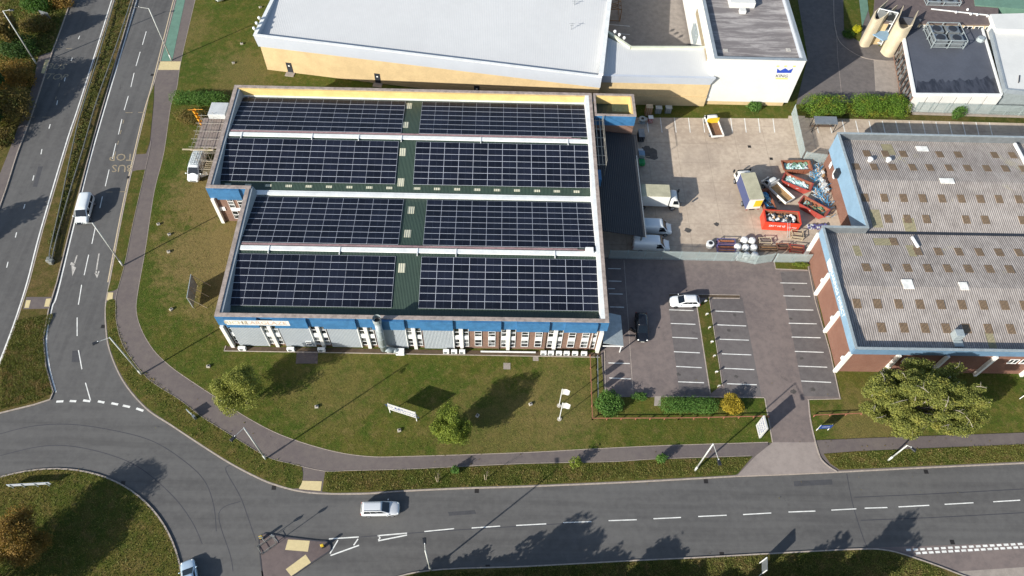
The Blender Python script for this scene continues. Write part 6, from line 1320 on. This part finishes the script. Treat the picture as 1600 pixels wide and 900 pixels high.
def leaves(clumps, n, size, seed=1, shell=.55, up=.25):
    """leaf-sized faces spread through clumps (cx,cy,cz,rx,ry,rz), denser towards their rims"""
    rg = np.random.default_rng(seed); C = np.array(clumps, float); vol = (C[:, 3] * C[:, 4] * C[:, 5]) ** .7; k = rg.choice(len(C), n, p=vol / vol.sum())
    d = rg.normal(size=(n, 3)); d /= np.linalg.norm(d, axis=1)[:, None]; r = shell + (1.08 - shell) * rg.random(n) ** .8
    r *= 1 + .18 * np.sin(d[:, 0] * 5 + k) * np.cos(d[:, 1] * 4 + k * 2)
    p = C[k, :3] + d * r[:, None] * C[k, 3:6]
    nr = d * .6 + rg.normal(size=(n, 3)) * .7 + np.array([0, 0, up]); nr /= np.linalg.norm(nr, axis=1)[:, None]
    t = np.cross(nr, rg.normal(size=(n, 3))); t /= np.linalg.norm(t, axis=1)[:, None]; b = np.cross(nr, t); s = size * (.55 + .8 * rg.random(n))[:, None]
    v = np.stack([p - t * s * .5, p - b * s * .32 + nr * s * .05, p + t * s * .5, p + b * s * .32 + nr * s * .05], 1)
    keep = p[:, 2] > .05
    return v[keep].reshape(-1, 3)
def leafmesh(name, clumps, n, size, mat, parent=None, seed=1, shell=.55, up=.25):
    v = leaves(clumps, n, size, seed, shell, up); k = len(v) // 4; me = bpy.data.meshes.new(name)
    me.vertices.add(len(v)); me.vertices.foreach_set('co', v.ravel()); me.loops.add(len(v)); me.loops.foreach_set('vertex_index', np.arange(len(v), dtype=np.int32))
    me.polygons.add(k); me.polygons.foreach_set('loop_start', np.arange(k, dtype=np.int32) * 4); me.polygons.foreach_set('loop_total', np.full(k, 4, dtype=np.int32)); me.update(calc_edges=True); me.validate()
    me.materials.append(MATS[mat]); o = bpy.data.objects.new(name, me); COL.objects.link(o)
    if parent: o.parent = parent
    return o
def tree(label, x, y, h, rx, ry=None, z0=None, leaf=.22, n=9000, mat='leaf_olive', bark='bark', seed=1, ncl=26, cat='tree', name='tree', group=None, cr=.36, tr=.16, z=.13, stems=1, shell=.45, twigs=False):
    ry = ry or rx; z0 = h * .22 if z0 is None else z0; rg = random.Random(seed); t = thing(name, label, cat, (x, y, z), 0, group)
    cz, rz = (z0 + h) / 2, (h - z0) / 2; cl = []
    for i in range(ncl):
        a, e = rg.uniform(0, 6.28), math.asin(rg.uniform(-.75, 1)); rr_ = rg.uniform(.35, .78) if i else 0
        s = rg.uniform(.7, 1.25) * cr; cl.append((rx * rr_ * math.cos(e) * math.cos(a), ry * rr_ * math.cos(e) * math.sin(a), cz + rz * rr_ * math.sin(e), rx * s, ry * s, rz * s * .85))
    m = MB()
    for k in range(stems):
        bx, by = (rg.uniform(-rx, rx) * .45, rg.uniform(-ry, ry) * .3) if stems > 1 else (0, 0)
        m.tube((bx, by, -.1), (bx * 1.1, by * 1.1, cz * .55), tr, 8, tr * .75); m.tube((bx * 1.1, by * 1.1, cz * .54), (bx * 1.15 + .1, by, cz + rz * .5), tr * .75, 7, tr * .25)
    for c in cl[1:]:
        f = rg.uniform(.35, .6); o_ = (c[0] * .15, c[1] * .15, cz * f + .3); mid = ((o_[0] + c[0]) / 2 + rg.uniform(-.2, .2), (o_[1] + c[1]) / 2, (o_[2] + c[2]) / 2 - .1)
        m.tube(o_, mid, tr * .38, 5, tr * .26); tip = (c[0] * 1.12, c[1] * 1.12, c[2] + c[5] * .5); m.tube(mid, tip, tr * .26, 5, tr * .08)
    if twigs:
        for c in cl[::3]:
            a = rg.uniform(0, 6.28); zt = c[2] + c[5] * .98; p0 = Vector((c[0] - c[3] * .7 * math.cos(a), c[1] - c[4] * .7 * math.sin(a), zt - .5)); p1 = Vector((c[0] + c[3] * .8 * math.cos(a), c[1] + c[4] * .8 * math.sin(a), zt + .12)); pm_ = (p0 + p1) / 2 + Vector((0, 0, .25))
            m.tube(p0, pm_, .07, 5, .05); m.tube(pm_, p1, .05, 5, .02); m.tube(pm_, pm_ + Vector((rg.uniform(-.9, .9), rg.uniform(-.9, .9), .1)), .035, 4, .012)
    m.build('trunk', MATS[bark], t); leafmesh('crown', cl, n, leaf, mat, t, seed, shell); return t
def bush(label, x, y, rx, ry, h, mat, n=4000, leaf=.16, seed=1, name='bush', cat='bush', group=None, z=.13, ncl=9, rz_=0, box=False):
    rg = random.Random(seed); t = thing(name, label, cat, (x, y, z), rz_, group); cl = []
    if box:
        nx = max(3, int(2.2 * rx / (ry * .5)))
        for i in range(nx):
            cx = -rx + ry * .7 + (2 * rx - ry * 1.4) * i / max(1, nx - 1); cl.append((cx, rg.uniform(-.08, .08) * ry, h * .5, ry * .95, ry * (.95 + .08 * rg.random()), h * .52 * (1 + .1 * rg.random())))
    else:
        cl.append((0, 0, h * .5, rx * .75, ry * .75, h * .5))
        for i in range(ncl): a = rg.uniform(0, 6.28); q = rg.uniform(.3, .6); cl.append((rx * q * math.cos(a), ry * q * math.sin(a), h * rg.uniform(.3, .62), rx * .45, ry * .45, h * .36))
    leafmesh('foliage', cl, n, leaf, mat, t, seed, .78)
    m = MB()
    for i in range(7): a = i * .9; m.tube((0, 0, -.05), (rx * .5 * math.cos(a), ry * .5 * math.sin(a), h * .6), .04, 5, .02)
    m.build('stem', MATS['bark'], t); return t
# the two young trees on the lawn
q = P(374, 611, 4.0); tree('young olive-green tree on the lawn beside the curved footpath', q.x, q.y, 7.6, 3.9, 3.6, 1.0, .19, 23000, 'leaf_pale', seed=11, ncl=36, cr=.30)
q = P(703, 667, 3.6); tree('young bright green tree in the middle of the long lawn', q.x, q.y, 7.2, 3.1, 2.9, .6, .18, 21000, 'leaf_bright', seed=12, ncl=34, cr=.30)
# the big spreading one by the right-hand building
q = P(1439, 628, 5.5); tree('great spreading olive tree with pale branches in front of the brick industrial unit', q.x, q.y, 12.0, 10.3, 6.3, 1.0, .21, 165000, 'leaf_olive', 'bark_pale', seed=5, ncl=85, cr=.145, tr=.3, stems=3, shell=.1, twigs=True)
# saplings and stakes on the road verge
for k, (a, b, lab, mt, s) in enumerate([(898, 726, 'yellow-green sapling on the road verge below the flags', 'leaf_bright', 1.0), (1031, 720, 'mid-green sapling on the road verge below the clipped hedge', 'leaf_fresh', .9), (711, 737, 'small leafy sapling on the road verge below the bright green tree', 'leaf_fresh', .7)]):
    q = P(a, b, .13); bush(lab, q.x, q.y, .95 * s, .8 * s, 2.0 * s, mt, 700, .2, 20 + k, 'sapling', 'sapling')
for k, (a, b) in enumerate([(683, 753), (758, 750)]):
    q = P(a, b, .13); t = thing('tree_stake', 'bare wooden tree stake on the road verge, %s the small leafy sapling' % ('left of' if k == 0 else 'right of'), 'stake', (q.x, q.y, .13), 0, 'tree stakes'); m = MB(); m.tube((0, 0, 0), (-.1, 0, 1.9), .05, 6); m.tube((.12, 0, 0), (.3, 0, 3.4), .03, 5, .01); m.build('stake', MATS['timber_pale'], t)
    m = MB()
    for i in range(9): a_ = i * 1.7; m.tube((.2 + i * .012, 0, 1.6 + i * .18), (.2 + .45 * math.cos(a_), .45 * math.sin(a_), 2.1 + i * .2), .012, 4)
    m.build('twig', MATS['bark'], t)
# fallen leaves
rg0 = np.random.default_rng(3); fl_ = []
for cx_, cy_, sx_, n_ in ((-29, 43, 6, 260), (-5, 38.5, 5, 220), (58, 41, 9, 500), (20, 38, 14, 160), (-20, 46, 12, 160)):
    for i in range(n_): fl_.append((cx_ + rg0.normal() * sx_, cy_ + rg0.normal() * sx_ * .45, .17, .02, .02, .01))
fl_ = [c for c in fl_ if c[1] < 50.5][::2]
o = leafmesh('fallen_leaves', fl_, len(fl_), .17, 'leaf_brown', None, 5, .5, 3.0); tag(o, 'scattered yellow fallen leaves on the lawn and footpath', 'leaves'); o['kind'] = 'stuff'
# bed by the car park
q = P(952, 631, 1.0); bush('round dark green bush at the left corner of the car park bed', q.x, q.y, 2.35, 2.1, 2.4, 'leaf_fresh', 5500, .2, 31)
q = P(999, 620, .6); bush('small ragged bush between the round bush and the clipped hedge', q.x, q.y, 1.3, .8, 1.1, 'leaf_fresh', 1300, .16, 32)
q = P(1076, 634, .9); bush('long clipped green hedge along the bottom of the car park', q.x, q.y, 3.9, 1.15, 1.9, 'leaf_fresh', 9000, .15, 33, 'hedge', 'hedge', box=True)
q = P(1143, 632, .9); bush('yellow-leaved round bush at the right end of the clipped hedge', q.x, q.y, 1.85, 1.6, 2.1, 'leaf_yellow', 4200, .17, 34)
q = P(1252, 414, .3); bush('low leafy weeds in the small grass bed by the fence', q.x, q.y, 1.6, .5, .7, 'leaf_bright', 900, .15, 35)
# left flank hedge and rough bush
q = P(312, 155, .9); bush('clipped dark green hedge between the footpath and the rear corner of the factory', q.x, q.y, 4.8, 1.3, 2.0, 'leaf_fresh', 9500, .17, 36, 'hedge', 'hedge', box=True)
q = P(300, 183, .9); bush('rough brownish bush behind the scaffold', q.x, q.y, 3.4, 2.0, 1.8, 'leaf_brown', 4500, .18, 37)
# clipped hedge by the service road: three lobes
for k, (a, wd, lab) in enumerate([(1292, 3.7, 'left lobe of the clipped hedge, above the small shelter'), (1356, 3.3, 'middle lobe of the clipped hedge, with a rusty patch'), (1397, 2.2, 'right lobe of the clipped hedge, next to the palisade fence')]):
    q = P(a - (4 if k == 0 else 0), 168, 1.1); bush(lab, q.x, q.y, wd, 2.1, 2.9, 'leaf_hedge', 11000, .18, 40 + k, 'hedge', 'hedge', box=True, group=None)
q = P(1499, 178, 1.0); bush('green shrub climbing the palisade fence below the white panelled hall', q.x, q.y, 1.5, .9, 2.6, 'leaf_fresh', 2200, .18, 44)
q = P(1178, 168, .5); bush('leafy green shrub against the cream base of the white office block', q.x, q.y, 1.7, 1.0, 1.4, 'leaf_fresh', 1800, .22, 45)
q = P(1339, 46, .6); bush('acid yellow round shrub beside the twin curved towers', q.x, q.y, .95, .9, 1.3, 'leaf_acid', 1500, .16, 46)
q = P(1325, 55, .3); bush('low dark green ground shrub beside the acid yellow one', q.x, q.y, 1.4, 1.6, .8, 'leaf_green', 1500, .16, 47)
# roundabout tree and trees beyond the frame that throw the shadows on the road
q = P(36, 838, 3.6); tree('autumn-coloured tree on the roundabout', q.x, q.y, 7.6, 4.2, 3.8, .5, .19, 24000, 'leaf_autumn', seed=51, ncl=36, cr=.30, z=.14)
q = P(96, 838, 1.5); 
for k, (x, y, h, r_, n) in enumerate([(-57.5, 17.0, 8.5, 3.4, 6000), (-65, 13.5, 10.5, 4.0, 7000)]):
    tree('tall roundabout tree just outside the lower left corner' if k == 0 else 'larger roundabout tree farther outside the lower left corner', x, y, h, r_, None, None, .36, n, 'leaf_autumn', seed=60 + k, z=.14)
for k, (x, y, h, r_, wd) in enumerate([(-6, 12.6, 11.5, 3.0, 'leaf_olive'), (-1.5, 11.5, 9.6, 3.2, 'leaf_green'), (3.0, 12.0, 9.0, 2.9, 'leaf_olive'), (9.5, 12.4, 8.6, 2.6, 'leaf_green'), (13.5, 12.2, 7.4, 2.2, 'leaf_olive'), (27, 13.2, 7.2, 2.6, 'leaf_olive'), (31, 13.0, 9.0, 2.7, 'leaf_green'), (34.8, 13.0, 11.6, 2.6, 'leaf_olive'), (38.5, 14.0, 9.6, 2.6, 'leaf_green')]):
    tree('verge tree south of the main road, wholly beyond the bottom edge', x, y, h, r_, None, h * .12, .45, 6500, wd, seed=70 + k, ncl=24, group='trees beyond the bottom edge')
for k in range(14): tree('low tree south of the main road, wholly beyond the bottom edge', -13 + k * 4.1, 15.6 + (k % 3) * .5, 4.6 + (k % 2) * .6, 2.5, 1.7, .3, .4, 2600, 'leaf_green', seed=150 + k, ncl=14, group='low trees beyond the bottom edge')
# far-left verge
def rough(i, a, b, zc, rx, ry, h, mt, lab, n=5000, nm='bush'):
    q = P(a, b, zc); bush(lab, q.x, q.y, rx, ry, h, mt, n, .26, 90 + i, nm, 'bush', ncl=12)
rough(0, 12, 118, 2, 5.0, 4.2, 4.2, 'leaf_autumn', 'orange autumn bush on the far left verge', 7500)
rough(1, 14, 165, 2, 4.6, 4.0, 4.4, 'leaf_brown', 'olive brown bush on the far left verge below the orange one', 7000)
rough(2, 30, 72, 1.6, 3.6, 3.0, 3.2, 'leaf_dark', 'dark evergreen bush beside the far left street lamp', 5000)
rough(3, 55, 36, 1.5, 3.8, 2.6, 2.6, 'leaf_brown', 'brown twiggy bush next to the grey-backed road sign', 4200)
rough(4, 58, 4, 1.6, 3.4, 2.6, 3.4, 'leaf_green', 'green bush at the top edge left of the dual carriageway', 4200)
rough(5, 0, 212, 1.2, 2.6, 3.0, 2.2, 'leaf_brown', 'low brown bush at the left edge beside the footpath', 2600)
rough(6, 95, -2, 1.6, 2.4, 2.4, 2.6, 'leaf_autumn', 'reddish bush at the top edge beside the kerb of the dual carriageway', 2600)
for k, (x, y, h, r_) in enumerate([(-86.5, 99, 8.4, 2.8), (-88.5, 95, 9.0, 3.2), (-84.5, 92, 6.0, 2.6), (-89, 113, 8.2, 3.0), (-87.5, 64.5, 9.2, 3.4), (-92, 60.5, 10, 3.6)]):
    tree('verge tree west of the dual carriageway, wholly beyond the left edge', x, y, h, r_, None, h * .15, .45, 6000, 'leaf_brown' if k % 2 else 'leaf_dark', seed=110 + k, ncl=24, group='trees beyond the left edge')

# planting in the central reservation
m = []; rg = random.Random(4)
rA = smooth(G([(182, 0), (159, 80), (131, 170), (118, 220), (97, 320), (83, 380)], .13), 8); rB = smooth(G([(203, 0), (178, 75), (148, 160), (128, 230), (108, 295), (88, 365)], .13), 8)
for i in range(520):
    u = rg.random(); j = min(int(u * len(rA)), len(rA) - 1); a = rA[j].lerp(rB[min(j, len(rB) - 1)], rg.uniform(.1, 1.12)); m.append((a.x + rg.uniform(-.3, .3), a.y + rg.uniform(-.8, .8), .2, .55, .55, rg.uniform(.2, .5)))
o = leafmesh('weeds', m, 16000, .2, 'leaf_weed', None, 9, .3); tag(o, 'weeds and rough grass growing between the two guard rails', 'weeds'); o['kind'] = 'stuff'
# grass tufts: verges and lawn are not a flat sheet
def inside(poly, x, y):
    c = np.zeros(len(x), bool); n = len(poly); j = n - 1
    for i in range(n):
        xi, yi, xj, yj = poly[i][0], poly[i][1], poly[j][0], poly[j][1]
        c ^= ((yi > y) != (yj > y)) & (x < (xj - xi) * (y - yi) / (yj - yi + 1e-12) + xi); j = i
    return c
leafmat('blade', '505d24', '807e46', '8c7850', .4)
def tufts(name, poly, n, size, z, label, seed=1, excl=()):
    rg = np.random.default_rng(seed); xs = [q[0] for q in poly]; ys = [q[1] for q in poly]; x = rg.uniform(min(xs), max(xs), n); y = rg.uniform(min(ys), max(ys), n)
    k = inside(poly, x, y)
    for e in excl: k &= ~inside(e, x, y)
    x, y = x[k], y[k]; n = len(x); a = rg.uniform(0, 6.28, n); s = size * (.5 + rg.random(n)); h = size * (.4 + .9 * rg.random(n)); tx, ty = rg.normal(size=n) * .5, rg.normal(size=n) * .5
    dx, dy = np.cos(a) * s * .35, np.sin(a) * s * .35
    v = np.stack([np.stack([x - dx, y - dy, np.full(n, z)], 1), np.stack([x + dx, y + dy, np.full(n, z)], 1), np.stack([x + tx * h, y + ty * h, z + h], 1)], 1).reshape(-1, 3)
    me = bpy.data.meshes.new(name); me.vertices.add(len(v)); me.vertices.foreach_set('co', v.ravel()); me.loops.add(len(v)); me.loops.foreach_set('vertex_index', np.arange(len(v), dtype=np.int32))
    me.polygons.add(n); me.polygons.foreach_set('loop_start', np.arange(n, dtype=np.int32) * 3); me.polygons.foreach_set('loop_total', np.full(n, 3, dtype=np.int32)); me.update(calc_edges=True)
    me.materials.append(MATS['blade']); o = bpy.data.objects.new(name, me); COL.objects.link(o); tag(o, label, 'grass'); o['kind'] = 'stuff'
vp = G([(171, 470), (181, 470), (182, 504), (211, 568), (280, 624), (360, 679), (416, 713), (472, 730), (467, 761), (429, 753), (400, 741), (320, 695), (267, 660), (194, 592), (170, 530)], .13)
tufts('grass', vp, 26000, .16, .12, 'rough grass on the curved verge between kerb and footpath', 1)
vp = G([(508, 738), (693, 732), (960, 723), (1172, 714), (1150, 739), (820, 757), (632, 765), (510, 767)], .13); tufts('grass', vp, 30000, .15, .12, 'rough grass on the straight verge above the main road', 2)
lp = [(q.x, q.y) for q in pR[35:]] + [(q.x, q.y) for q in G([(1200, 690), (1194, 655), (925, 655), (925, 556), (350, 549), (345, 540), (322, 300), (320, 165), (290, 140), (275, 139)], .13)]
tufts('grass', lp, 150000, .10, .125, 'short mown grass of the long lawn around the factory', 8)
tufts('grass', [(q.x, q.y) for q in circ], 70000, .17, .13, 'long rough grass on the roundabout', 3)
tufts('grass', G([(1290, 710), (1433, 702), (1610, 694), (1610, 720), (1447, 727), (1312, 733)], .13), 12000, .15, .12, 'rough grass on the verge right of the driveway', 4)
tufts('grass', G([(630, 902), (820, 887), (1093, 873), (1220, 867), (1340, 861), (1388, 863), (1470, 890), (1490, 910)], .13), 26000, .17, .12, 'long grass along the bottom edge of the main road', 5)
tufts('grass', G([(0, -5), (105, -5), (84, 64), (60, 90), (20, 170), (0, 240)], .13), 50000, .24, .12, 'rank grass on the far left verge', 6)
tufts('grass', G([(84, 490), (26, 500), (0, 570), (0, 640), (53, 628), (82, 614), (72, 573), (68, 528)], .13), 30000, .15, .12, 'dry grass on the end of the central reservation', 7)
